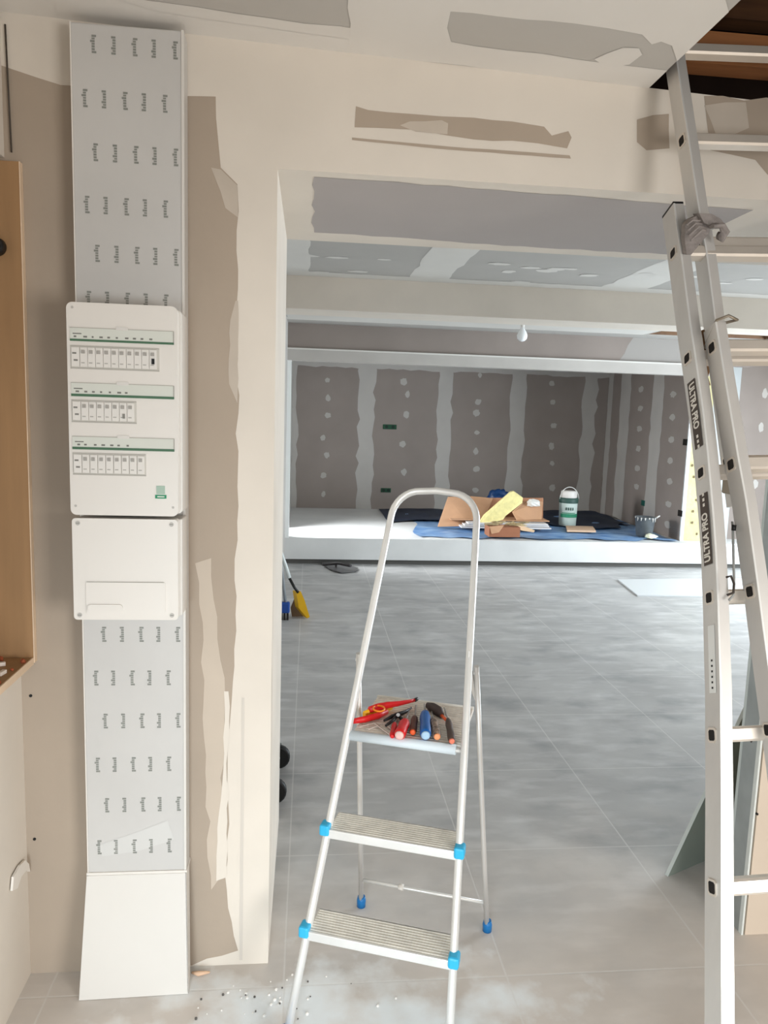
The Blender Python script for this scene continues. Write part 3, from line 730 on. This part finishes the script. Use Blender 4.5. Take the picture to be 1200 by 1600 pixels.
# ================================================================== STEPLADDER
SU = V((.941, -.338, 0)); SV = V((.338, .941, 0)); SO = V((-.011, 1.79, 0))+SU*.2085
ang = math.atan2(SU.y, SU.x)
STEP = empty('stepladder', SO, ang, 'small aluminium stepladder with blue corner caps and tools on its platform', 'stepladder')
def loc(mb, name, parent=STEP): return mb.build(name, parent)
def vf(z): return -.066+.528*z                    # front frame: depth at height z
def hwf(z): return .209-.057*z
# local coordinates: x across, y back, z up
ZT = 1.362; rad = .085; hw = hwf(ZT-rad)
path = [V((-hwf(z), vf(z), z)) for z in (0.02, .3, .6, .9, 1.15, ZT-rad)]
for k in range(1, 8):
    a = R(180-90*k/8); path.append(V((-(hw-rad)+rad*math.cos(a), vf(ZT-rad+rad*math.sin(a)), ZT-rad+rad*math.sin(a))))
path.append(V((-(hw-rad), vf(ZT), ZT))); path.append(V((0, vf(ZT)+.002, ZT+.004)))
path = path + [V((-p.x, p.y, p.z)) for p in path[:-1][::-1]]
f = MB(); f.tube(path, .0142, ALUB, 14, flat=.75, up=(0, 1, 0)); o = loc(f, 'front_frame')
def step_at(z, name, inner):
    f = MB(); h = hwf(z)-.004; y0 = vf(z)-.022
    f.box((-h, y0+.002, z-.010), (h, y0+.100, z+.002), mat('dusty_tread', (224, 220, 210), .6, var=.09, scale=30), None, .002)
    for k in range(9): f.box((-h+.004, y0+.010+k*.010, z+.002), (h-.004, y0+.014+k*.010, z+.0035), MATS['dusty_tread'])
    f.box((-h, y0-.002, z-.022), (h, y0+.006, z+.003), ALUB, None, .002)
    f.box((-h, y0+.094, z-.018), (h, y0+.100, z+.002), ALUB)
    o = loc(f, name)
    for s_ in (-1, 1):
        g = MB(); g.box((s_*(h+.008)-.015, y0-.008, z-.016), (s_*(h+.008)+.013, y0+.030, z+.016), BLUEC, None, .006)
        g.build('corner_cap', o)['label'] = 'bright blue corner cap'
    return o
step_at(.240, 'tread', 0); step_at(.463, 'tread', 0)
# platform
PZ = .690; PY0, PY1 = vf(.69)+.0, vf(.69)+.292
f = MB()
h = .166
f.box((-.156, PY0+.012, PZ-.012), (.158, PY1, PZ), mat('ribbed_platform', (232, 224, 214), .6, var=.10, scale=40), None, .003)
for k in range(17): f.box((-.154, PY0+.02+k*.0158, PZ), (.156, PY0+.0265+k*.0158, PZ+.0018), MATS['ribbed_platform'])
o = loc(f, 'platform')
f = MB(); f.tube([(-.163, PY0+.0, PZ-.010), (.146, PY0+.0, PZ-.010)], .0145, mat('white_bumper', (214, 224, 230), .4), 14); f.build('front_bumper', o)
f = MB(); f.tube([(-hwf(.68)+.0, PY0-.004, PZ-.010), (hwf(.68), PY0-.004, PZ-.010)], .006, ALUB, 10); loc(f, 'pivot_bar')
f = MB(); f.tube([(-.156, PY1-.003, PZ+.0), (.158, PY1-.003, PZ+.0)], .006, mat('white_edge', (224, 220, 212), .5), 10); f.build('back_edge', o)
# rear legs
ZH = .885
def rear(s_, z):
    t_ = z/ZH; return V((s_*(.206-.028*t_)+.036*(1-t_), .510-(.510-vf(ZH)-.02)*t_, z))
for s_ in (-1, 1):
    f = MB(); f.tube([rear(s_, z) for z in (.02, .3, .6, ZH)], .0105, ALU, 12, flat=.75, up=(0, 1, 0)); o = loc(f, 'rear_leg')
    q = rear(s_, 0); f = MB(); f.lathe([(.014, 0), (.015, .022), (.012, .036)], BLUED, o=q, seg=14); f.build('rubber_foot', o)['label'] = 'dark blue rubber foot'
    q = V((s_*hwf(0), vf(0), 0)); f = MB(); f.lathe([(.018, 0), (.019, .03), (.015, .046)], BLUED, o=q, seg=16); loc(f, 'front_foot')['label'] = 'blue plastic foot'
    # hinge plate and stay
    a_, b_ = rear(s_, ZH), rear(s_, ZH-.12); c_ = V((s_*hwf(ZH), vf(ZH), ZH))
    f = MB(); f.prism([c_+V((0, .0, .05)), c_+V((0, .026, .0)), a_+V((0, .012, -.05)), b_+V((0, .0, 0)), c_+V((0, -.002, -.045))], (-s_*.003, 0, 0), ALU)
    f.tube([a_+V((-.008, 0, -.02)), a_+V((.008, 0, -.02))], .006, ALUB, 10); loc(f, 'hinge')
f = MB(); q = rear(-1, ZH-.02); f.tube([q+V((.004, -.012, .02)), q+V((.010, -.012, -.02)), q+V((.002, -.012, -.05)), q+V((.008, -.012, -.075))], [.003, .005, .004, .006], mat('drip_white', (236, 232, 224), .6), 8)
loc(f, 'cord_loop')['label'] = 'whitish plaster-caked cord loop'
f = MB(); a_, b_ = rear(-1, .10), rear(1, .10); f.tube([a_, a_.lerp(b_, .33), b_], .0052, ALUB, 10); q = a_.lerp(b_, .33); f.tube([q-V((.008, 0, 0)), q+V((.008, 0, 0))], .010, WHITE, 10)
loc(f, 'rear_brace')

# ------------------------------------------------------------------ tools on the platform
bpy.context.view_layer.update()
SM = Matrix.Translation(SO) @ Matrix.Rotation(ang, 4, 'Z'); SMi = SM.inverted()
TZ = PZ+.002
def tp(px, py, z=0.0): return onZ(px, py, TZ+z)
RED = mat('red_insulated_handle', (214, 28, 30), .4); YEL = mat('yellow_insulated_handle', (250, 186, 20), .4); ORG = mat('orange_handle', (240, 100, 48), .45)
BLU = mat('blue_handle', (10, 92, 168), .4); DRK = mat('dark_tool_steel', (62, 60, 60), .4, .6); BRN = mat('brown_grip', (84, 66, 58), .6); SIL = mat('tool_steel', (168, 162, 158), .35, .7)
# cable cutters: red + yellow arms, ring, red shaft
root = empty('cable_cutter', tp(600, 1112), 0, 'red and yellow insulated cutters lying at the platform left', 'pliers')
f = MB(); f.tube([tp(551, 1127, .012), tp(570, 1124, .012), tp(592, 1118, .012), tp(605, 1112, .012)], [.008, .0105, .0105, .008], RED, 12, flat=.7); wc(f, 'red_handle')
f = MB(); f.tube([tp(569, 1117, .013), tp(580, 1113, .013), tp(597, 1109, .013), tp(612, 1104, .013)], [.012, .014, .013, .010], YEL, 12, flat=.6); wc(f, 'yellow_handle')
f = MB(); f.tube([tp(577, 1109, .026), tp(590, 1105, .026), tp(605, 1102, .026), tp(625, 1099, .024), tp(640, 1096, .020), tp(651, 1093, .018)], [.010, .012, .011, .008, .006, .0055], RED, 12, flat=.7); wc(f, 'red_jaw_arm')
ctr = tp(592, 1107, .033); f = MB(); f.tube([ctr+V((.017*math.cos(a), .022*math.sin(a), 0)) for a in [2*math.pi*k/20 for k in range(21)]], .0028, mat('orange_ring', (250, 140, 30), .4), 8, caps=False); wc(f, 'spring_ring')
f = MB(); f.tube([tp(648, 1094, .019), tp(652, 1092, .019)], .006, DRK, 10); wc(f, 'tip')
# dark pliers behind
root = empty('pliers', tp(615, 1118), 0, 'dark steel pliers lying between the red cutters and the red screwdriver', 'pliers')
f = MB(); f.tube([tp(600, 1126, .010), tp(612, 1120, .012), tp(622, 1117, .012), tp(634, 1112, .012), tp(643, 1106, .010)], [.004, .007, .009, .006, .003], DRK, 10, flat=.7); wc(f, 'jaw')
f = MB(); f.tube([tp(622, 1117, .014), tp(612, 1127, .012), tp(603, 1134, .008)], [.006, .005, .004], DRK, 10); f.tube([tp(622, 1117, .014), tp(628, 1124, .012), tp(628, 1133, .008)], [.006, .005, .004], DRK, 10); wc(f, 'handle')
f = MB(); f.tube([tp(622, 1117, .018), tp(622, 1117, .026)], .0055, SIL, 12); wc(f, 'pivot')
def driver(label, p_end, p_neck, p_tip, r_, hm, capm, zc=.0, capn='end_cap'):
    zc = r_+.001; rt = empty('screwdriver', tp(*p_end), 0, label, 'screwdriver', 'tools on the stepladder platform')
    a_, b_, c_ = tp(*p_end, zc), tp(*p_neck, zc), tp(*p_tip, .006)
    L = [a_.lerp(b_, t) for t in (0, .08, .25, .5, .75, .92, 1)]
    wc(MB().tube(L, [r_*k for k in (.82, 1, 1.0, .88, 1.0, .8, .45)], hm, 14), 'handle', rt)
    wc(MB().tube([b_, c_], [.003, .0026], SIL, 8), 'shaft', rt)
    d = (a_-b_).normalized(); wc(MB().tube([a_, a_+d*.003, a_+d*.0045], [r_*.8, r_*.7, r_*.4], capm, 14), capn, rt)
    return rt
driver('thick red screwdriver with a pale end on the stepladder platform', (624, 1149), (634, 1127), (640, 1108), .0165, RED, mat('pale_end', (228, 190, 182), .5))
driver('small red screwdriver, leftmost handle at the platform front edge', (613, 1150), (617, 1130), (622, 1118), .0085, RED, RED)
driver('black screwdriver with orange end between the red and blue handles', (645, 1144), (648, 1120), (650, 1102), .0110, mat('dark_orange_grip', (92, 50, 34), .5), ORG)
driver('thick blue screwdriver standing out at the platform centre', (665, 1149), (664, 1113), (663, 1100), .0165, BLU, mat('pale_blue_end', (170, 200, 224), .5))
driver('dark screwdriver with a light orange end, right of the blue one', (683, 1151), (677, 1124), (674, 1108), .0125, mat('striped_grip', (176, 150, 132), .5, rgb2=(60, 48, 42), scale=90, stretch=(1, 1, 1)), mat('light_orange', (246, 160, 110), .5))
driver('slim brown screwdriver with pink-orange end, rightmost on the platform', (706, 1158), (700, 1124), (694, 1106), .0105, BRN, mat('pink_orange', (238, 128, 100), .5))
root = empty('utility_knife', tp(675, 1108), 0, 'stubby dark brown tool handle at the back right of the platform', 'tool')
f = MB(); f.tube([tp(668, 1102, .012), tp(676, 1106, .013), tp(686, 1112, .012), tp(690, 1118, .010)], [.010, .0165, .017, .010], mat('dark_grip', (66, 52, 48), .6), 12, flat=.8); wc(f, 'grip')
f = MB(); f.tube([tp(690, 1118, .010), tp(700, 1128, .008)], [.005, .004], ORG, 8); wc(f, 'slider')
for k, (a_, b_, c_) in enumerate([((560, 1136), (585, 1130), (612, 1150)), ((575, 1140), (600, 1130), (612, 1140))]):
    f = MB(); f.tube([tp(*a_, .004), tp(*b_, .008), tp(*c_, .004)], .0022, mat('pale_wire', (196, 176, 164), .6), 6)
    tag(f.build('wire_offcut'), ['pale bent wire offcut at the platform front left corner', 'shorter pale wire offcut beside the red handles'][k], 'wire', 'wire offcuts on the platform')

# ================================================================== LEANING BOARD in the opening
f = MB()
GRB = mat('moisture_board_green', (140, 148, 138), .85, var=.04, scale=4); EDG = mat('board_white_edge', (198, 204, 200), .8)
A = V((1.300, 2.358, 0.0)); Bf = V((1.95, 2.66, 0.0)); A2 = V((1.60, 2.44, .62)); B2 = V((1.99, 2.63, .62)) 
nrm = (Bf-A).cross(A2-A).normalized()
B2 = B2 - nrm*((B2-A).dot(nrm))
th = nrm*(.013 if nrm.y > 0 else -.013)
f.prism([A, Bf, B2, A2], th, GRB, EDG)
tag(f.build('plasterboard_offcut'), 'green-grey plasterboard offcut leaning behind the tall ladder foot', 'board')

# white board lying on the big room floor
f = MB(); pts = [onZ(x, y, 0) for x, y in [(965, 907), (1168, 905), (1172, 934), (996, 932)]]
for p in pts: p.z = .001
f.prism(pts, (0, 0, .012), mat('white_sheet_board', (206, 208, 208), .6)); tag(f.build('floor_board'), 'flat white board lying on the tiled floor behind the tall ladder', 'board')

# ================================================================== THINGS AT THE LEFT OF THE BIG ROOM
root = empty('shovel', onZ(474, 966, 0), 0, 'yellow-bladed shovel leaning beside the left jamb', 'shovel')
b0 = onZ(478, 967, .0); 
def sv(px, py, Y): return onY(px, py, Y)
Yh = 5.72
P1 = [sv(463, 925, Yh), sv(470, 924, Yh), sv(476, 938, Yh), sv(484, 966, Yh-.0), sv(480, 968, Yh), sv(467, 950, Yh)]
mn = min(p.z for p in P1)
for p in P1: p.z -= mn-.003 if p.z-mn < .02 else 0
f = MB(); f.prism(P1, (-.03, .05, 0), mat('yellow_blade', (236, 184, 24), .5)); wc(f, 'blade')
f = MB(); f.prism([sv(454, 950, Yh+.06), sv(462, 930, Yh+.06), sv(470, 948, Yh+.06), sv(477, 966, Yh+.06), sv(456, 964, Yh+.06)], (0, .02, 0), mat('brown_blade_shade', (116, 92, 66), .7)); wc(f, 'blade_shade')  # brown piece stands in for the shade below the blade
f = MB(); f.tube([sv(466, 926, Yh), sv(460, 918, Yh), sv(452, 903, Yh)], .011, BLACK, 10); wc(f, 'neck')
f = MB(); q = sv(438, 862, Yh); f.tube([sv(452, 903, Yh), sv(446, 884, Yh), q, V((XLW+.02, Yh, q.z+.12))], .016, mat('pale_handle', (206, 212, 210), .5), 10); wc(f, 'shaft')
root = empty('broom', onZ(446, 970, 0), 0, 'blue-headed broom standing against the left wall beside the shovel', 'broom')
f = MB(); c = onZ(446, 968, 0); f.box((c.x-.10, c.y-.03, .055), (c.x+.032, c.y+.03, .14), mat('blue_broom_head', (20, 70, 150), .5), None, .012); wc(f, 'head')
f = MB()
for k in range(5): f.box((c.x-.085+k*.023, c.y-.02, .0), (c.x-.068+k*.023, c.y+.02, .06), BLACK)
wc(f, 'bristles')
f = MB(); f.tube([V((c.x+.0, c.y, .12)), V((c.x-.075, c.y, .72)), V((XLW+.02, c.y, 1.0))], .012, mat('grey_pole', (150, 156, 160), .5), 10); wc(f, 'shaft')

# wheeled dolly behind the jamb: only its black castors show
root = empty('wheeled_dolly', (-.14, 3.1, 0), 0, 'low dolly tucked behind the left jamb, black castors showing', 'dolly')
f = MB(); f.box((-.215, 2.84, .105), (-.125, 3.34, .125), mat('dolly_wood', (120, 96, 70), .7), None, .003); wc(f, 'deck')
for (px, py) in [(440, 1228), (442, 1163)]:
    Yc = 2.93 if py > 1200 else 3.24
    c = V((-.118 if py > 1200 else -.112, Yc, .052))
    f = MB(); f.tube([c+V((0, -.016, 0)), c+V((0, -.012, 0)), c+V((0, .012, 0)), c+V((0, .016, 0))], [.044, .052, .052, .044], BLACK, 20); wh = wc(f, 'castor_wheel')
    f = MB(); f.box((c.x-.012, Yc+.018, .05), (c.x+.012, Yc+.024, .108), STEEL); f.tube([c-V((0, .02, 0)), c+V((0, .024, 0))], .008, STEEL, 10); wc(f, 'fork')

# trowel on the floor near the step
root = empty('trowel', onZ(530, 890, 0), 0, 'dark plastering trowel lying on the floor near the step', 'trowel')
f = MB(); f.prism([onZ(x, y, .012) for x, y in [(502, 880), (528, 879), (560, 888), (556, 893), (532, 895), (515, 890)]], (0, 0, .006), mat('trowel_steel', (110, 108, 108), .4, .4)); wc(f, 'blade')
f = MB(); f.tube([onZ(505, 882, .03), onZ(528, 880, .07), onZ(548, 884, .07)], .016, mat('trowel_grip', (60, 56, 56), .6), 10); f.box(tuple(onZ(525, 886, .018)-V((.01, .01, 0))), tuple(onZ(525, 886, .018)+V((.01, .01, .05))), DRK); wc(f, 'handle')

# ================================================================== ON THE RAISED SLAB
# blue tarpaulin
f = MB(); BT = mat('blue_tarpaulin', (84, 130, 186), .45, rgb2=(150, 182, 216), scale=6, bump=.6, bscale=9, stretch=(1, 2.2, 1))
nx, ny = 70, 26; k = f.mi(BT); grid = []
for i in range(nx+1):
    col_ = []
    for j in range(ny+1):
        t_, s_ = i/nx, j/ny
        xl = 1.22+.12*s_-.05*math.sin(s_*9); xr = 4.16-.02*math.sin(s_*7)
        yf = YS+.10+.04*math.sin(t_*23)+.03*math.sin(t_*51); yb_ = 9.9+.18*math.sin(t_*5)+.1*math.sin(t_*17)
        x = xl+(xr-xl)*t_; y = yf+(yb_-yf)*s_
        zz = ZP+.012+.009*(math.sin(x*9+y*6)+math.sin(x*21-y*13)*.6+math.sin(y*17+x*4)*.5)*.6
        zz = max(ZP+.003, zz+(.015*max(0, math.sin(x*2.2+1))*s_))
        col_.append(f.bm.verts.new((x, y, zz)))
    grid.append(col_)
for i in range(nx):
    for j in range(ny):
        q = f.bm.faces.new((grid[i][j], grid[i+1][j], grid[i+1][j+1], grid[i][j+1])); q.material_index = k; q.smooth = True
tag(f.build('tarpaulin'), 'crumpled blue tarpaulin spread over the raised slab', 'tarpaulin')
f = MB(); k = f.mi(mat('navy_shade', (34, 46, 66), .6, var=.2, scale=6, bump=.5, bscale=8)); grid = []  # dark sheet added to stand in for shade at the slab's back
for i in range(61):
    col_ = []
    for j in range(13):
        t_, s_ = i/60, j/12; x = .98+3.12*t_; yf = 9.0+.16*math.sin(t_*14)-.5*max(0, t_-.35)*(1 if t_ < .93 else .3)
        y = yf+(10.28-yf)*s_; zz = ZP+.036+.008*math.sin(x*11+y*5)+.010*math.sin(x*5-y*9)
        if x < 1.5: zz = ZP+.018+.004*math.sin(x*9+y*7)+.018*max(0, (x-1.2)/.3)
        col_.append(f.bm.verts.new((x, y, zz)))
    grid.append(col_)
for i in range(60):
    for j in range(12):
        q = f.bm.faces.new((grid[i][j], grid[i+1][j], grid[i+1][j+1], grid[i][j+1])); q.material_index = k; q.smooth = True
tag(f.build('shade_sheet'), 'dark navy sheet added for the shade behind the blue tarpaulin', 'sheet')

CARD = mat('cardboard', (196, 152, 118), .85, var=.06, scale=6); CARD2 = mat('cardboard_shade', (166, 118, 88), .85, var=.06)
# white boards stack under carton
f = MB(); SB = mat('white_board_offcuts', (214, 210, 208), .7)
for k, (xa, xb, yy) in enumerate([(1.76, 2.82, 8.36), (1.80, 2.80, 8.38), (1.84, 2.78, 8.36)]):
    f = MB(); f.box((xa, yy, ZP+.055+k*.022), (xb, yy+.5, ZP+.072+k*.022), SB)
    tag(f.build('board_offcut'), ['lowest white board under the cardboard carton', 'middle white board under the cardboard carton', 'topmost white board under the cardboard carton'][k], 'board', 'white boards under the carton')
# carton: a long open box lying, with raised back flap
root = empty('cardboard_carton', (2.2, 8.7, ZP+.12), 0, 'large open brown carton on the blue tarpaulin', 'cardboard box')
zb = ZP+.125
Yc_ = 8.62
P = lambda x, y, Y: onY(x, y, Y)
f = MB(); f.prism([P(684, 823, 8.52), P(700, 777, 8.85), P(738, 776, 8.85), P(770, 779, 8.85), P(752, 822, 8.52), P(735, 822, 8.50)], (0, .012, .004), CARD); wc(f, 'front_flap')
f = MB(); f.prism([P(738, 778, 8.86), P(849, 778, 8.86), P(848, 828, 8.80), P(740, 824, 8.80)], (0, .012, 0), CARD2); wc(f, 'back_panel')
f = MB(); f.prism([P(800, 800, 8.55), P(822, 782, 8.80), P(848, 784, 8.80), P(845, 828, 8.52), P(812, 822, 8.52)], (0, .012, 0), CARD); wc(f, 'right_flap')
f = MB(); f.box((1.66, 8.5, zb), (2.84, 8.9, zb+.01), CARD); wc(f, 'bottom_panel')
# insulation slab leaning across
f = MB(); W2 = mat('pale_yellow_wool', (240, 226, 158), .95, var=.08, scale=20, bump=.7, bscale=26)
pts = [P(750, 815, 8.42), P(756, 806, 8.42), P(798, 769, 8.50), P(803, 768, 8.50), P(817, 778, 8.50), P(816, 786, 8.50), P(790, 806, 8.44), P(786, 812, 8.42), P(760, 820, 8.42), P(752, 818, 8.42)]
f.prism(pts, (.02, .10, 0), W2); tag(f.build('insulation_slab'), 'pale yellow insulation slab leaning across the brown carton', 'insulation')
# small box in front
root = empty('cardboard_box', (2.25, 8.2, ZP), 0, 'small brown box in front of the insulation slab, rubbish on it', 'cardboard box')
pa, pb = onZ(764, 840, ZP+.02), onZ(811, 840, ZP+.02)
hh = P(790, 824, pa.y).z
f = MB(); f.box((pa.x, pa.y, ZP+.028), (pb.x, pa.y+.22, hh), mat('brown_box', (160, 106, 78), .85, var=.05)); wc(f, 'box_body')
f = MB(); f.prism([V((pa.x, pa.y, hh)), V((pa.x+.16, pa.y, hh+.02)), V((pa.x+.10, pa.y-.04, hh-.05)), V((pa.x+.02, pa.y-.03, hh-.07))], (0, .008, .004), CARD); wc(f, 'flap')
f = MB()
for k in range(16):
    c = V((random.uniform(pa.x+.02, pb.x+.06), pa.y+random.uniform(.03, .18), hh+.012+random.uniform(0, .03)))
    d = V((random.uniform(-.09, .09), random.uniform(-.04, .04), random.uniform(-.01, .02))); f.tube([c-d, c, c+d], [.006, .012, .005], mat('rubbish_mixed', (120, 108, 84), .9, rgb2=(200, 176, 130), scale=20), 6)
tag(f.build('rubbish'), 'loose offcut scraps heaped on the small brown box', 'rubbish', kind='stuff')
f = MB(); f.prism([P(800, 818, 8.30), P(806, 817, 8.30), P(836, 829, 8.25), P(834, 832, 8.25), P(815, 829, 8.25)], (0, .03, 0), mat('pale_wood_scrap', (224, 190, 152), .8)); tag(f.build('wood_scrap'), 'pale pointed wood scrap right of the small brown box', 'wood scrap')
# crumpled bags
def crumple(name, c, rx, ry, rz, m, seed, label, cat):
    random.seed(seed); f = MB(); k = f.mi(m); rr = bmesh.ops.create_icosphere(f.bm, subdivisions=4, radius=1)
    ph = [random.uniform(0, 6) for _ in range(9)]
    for v in rr['verts']:
        p = v.co; s_ = 1+.08*math.sin(p.x*5+ph[0])+.07*math.sin(p.y*6+p.z*5+ph[1])+.06*math.sin(p.z*9+p.x*7+ph[2])+.06*math.sin(p.x*19+p.y*17+ph[3])
        v.co = V((c[0]+p.x*rx*s_, c[1]+p.y*ry*s_, c[2]+max(-.55, p.z)*rz*s_))
    for q in f.bm.faces: q.material_index = k; q.smooth = True
    return tag(f.build(name), label, cat)
c = onY(780, 771, 9.02)
crumple('plastic_bag', (c.x, 9.06, ZP+.17), .22, .10, .25, mat('navy_plastic', (16, 52, 96), .4), 3, 'crumpled navy blue plastic bag behind the brown carton', 'bag')
c = onY(833, 787, 8.70)
crumple('plastic_wrap', (c.x, 8.70, c.z), .075, .05, .055, mat('clear_wrap', (224, 222, 216), .3), 5, 'crumpled whitish plastic wrap on the right of the brown carton', 'plastic wrap')
random.seed(21)
# joint compound bucket
b = onZ(886, 821, ZP+.02); root = empty('bucket', (b.x, b.y, ZP+.022), 0, 'white bucket with green label and wire handle on the tarpaulin', 'bucket')
BW = mat('bucket_white', (208, 222, 214), .4); BG = mat('bucket_dark_green', (52, 82, 74), .5); BGR = mat('bucket_green_print', (46, 140, 104), .5)
MB().lathe([(.100, 0), (.106, .01), (.112, .28), (.114, .29)], BW).build('bucket_body', root)
MB().lathe([(.1165, .285), (.1175, .288), (.1195, .345), (.112, .35)], BG).build('rim_band', root)['label'] = 'dark green rim band'
MB().lathe([(.098, .345), (.100, .352), (.098, .42), (.09, .432), (.02, .436)], WHITE).build('lid', root)
f = MB()
for z0_, z1_, a0, a1 in ((.11, .155, -160, -30), (.16, .17, -150, -60)):
    for k in range(12):
        a, b_ = R(a0+(a1-a0)*k/12), R(a0+(a1-a0)*(k+1)/12); rr = .1125
        f.face([V((rr*math.cos(a), rr*math.sin(a), z0_)), V((rr*math.cos(b_), rr*math.sin(b_), z0_)), V((rr*math.cos(b_), rr*math.sin(b_), z1_)), V((rr*math.cos(a), rr*math.sin(a), z1_))], BGR)
for k in range(4):
    a, b_ = R(-125+k*14), R(-117+k*14); rr = .1145
    f.face([V((rr*math.cos(a), rr*math.sin(a), .20)), V((rr*math.cos(b_), rr*math.sin(b_), .20)), V((rr*math.cos(b_), rr*math.sin(b_), .235)), V((rr*math.cos(a), rr*math.sin(a), .235))], BG)
f.build('printed_label', root)
f = MB(); f.tube([V((-.119*math.cos(a)*1.0, -.02, .33+.15*math.sin(a))) for a in [math.pi*k/16 for k in range(17)]], .005, mat('white_handle', (220, 220, 214), .5), 8); f.build('handle', root)
# small grey pail
b = onZ(1006, 838, ZP+.02); root = empty('pail', (b.x, b.y+.0, ZP+.03), 0, 'grey mixing pail with plaster-smeared rim on the tarpaulin', 'pail')
MB().lathe([(.085, 0), (.09, .005), (.112, .205), (.118, .21), (.118, .218), (.106, .216), (.082, .02), (.01, .018)], mat('grey_pail_plastic', (92, 96, 98), .5, var=.15, scale=12)).build('pail_body', root)
f = MB()
for k in range(7):
    a = R(180+k*22); f.tube([V((.112*math.cos(a), .112*math.sin(a), .216)), V((.119*math.cos(a), .119*math.sin(a), .21-random.uniform(.0, .05)))], [.010, .004], mat('plaster_smear', (206, 204, 198), .8), 8)
f.build('plaster_smear', root)
f = MB(); f.tube([V((.10, -.03, .20)), V((.15, -.05, .24))], [.012, .006], MATS['plaster_smear'], 8); f.build('scraper_tip', root)
crumple('plaster_lump', (b.x+.02, b.y-.13, ZP+.04), .07, .04, .03, mat('pale_plaster_lump', (226, 226, 200), .8), 9, 'pale plaster lump on the tarpaulin in front of the grey pail', 'plaster')
random.seed(31)
# wood offcut in front of the bucket
pts = [onZ(x, y, ZP+.03) for x, y in [(884, 824), (926, 825), (931, 832), (886, 831)]]
f = MB(); f.prism(pts, (0, 0, .022), mat('pale_wood', (214, 180, 150), .8, var=.08, scale=9)); tag(f.build('wood_offcut'), 'short pale wood board on the tarpaulin in front of the bucket', 'wood')

# ------------------------------------------------------------------ plaster crumbs by the jamb
f = MB()
for k in range(60):
    if k < 38: x, y = random.gauss(-.10, .10), random.gauss(1.86, .05)
    else: x, y = random.uniform(-.28, .3), random.uniform(1.55, 2.0)
    r_ = random.uniform(.0015, .005); x = max(-.27, x)
    rr = bmesh.ops.create_icosphere(f.bm, subdivisions=1, radius=r_, matrix=Matrix.Translation((x, min(y, 1.99), r_*.4)))
    mm = f.mi(mat('grey_crumb', (96, 92, 88), .9) if k % 3 == 0 else mat('white_crumb', (232, 228, 222), .9))
    for v in rr['verts']:
        for q in v.link_faces: q.material_index = mm
tag(f.build('plaster_crumbs'), 'scattered plaster crumbs on the floor by the jamb foot', 'crumbs', kind='stuff')
f = MB(); p = V((-.30, 2.0, .0)); f.tube([V((-.305, 1.985, .006)), V((-.285, 1.975, .010)), V((-.255, 1.985, .005))], [.003, .007, .003], mat('peach_scrap', (226, 190, 160), .8), 8)
tag(f.build('plaster_scrap'), 'curled pale scrap at the wall foot right of the leaning cover', 'scrap')
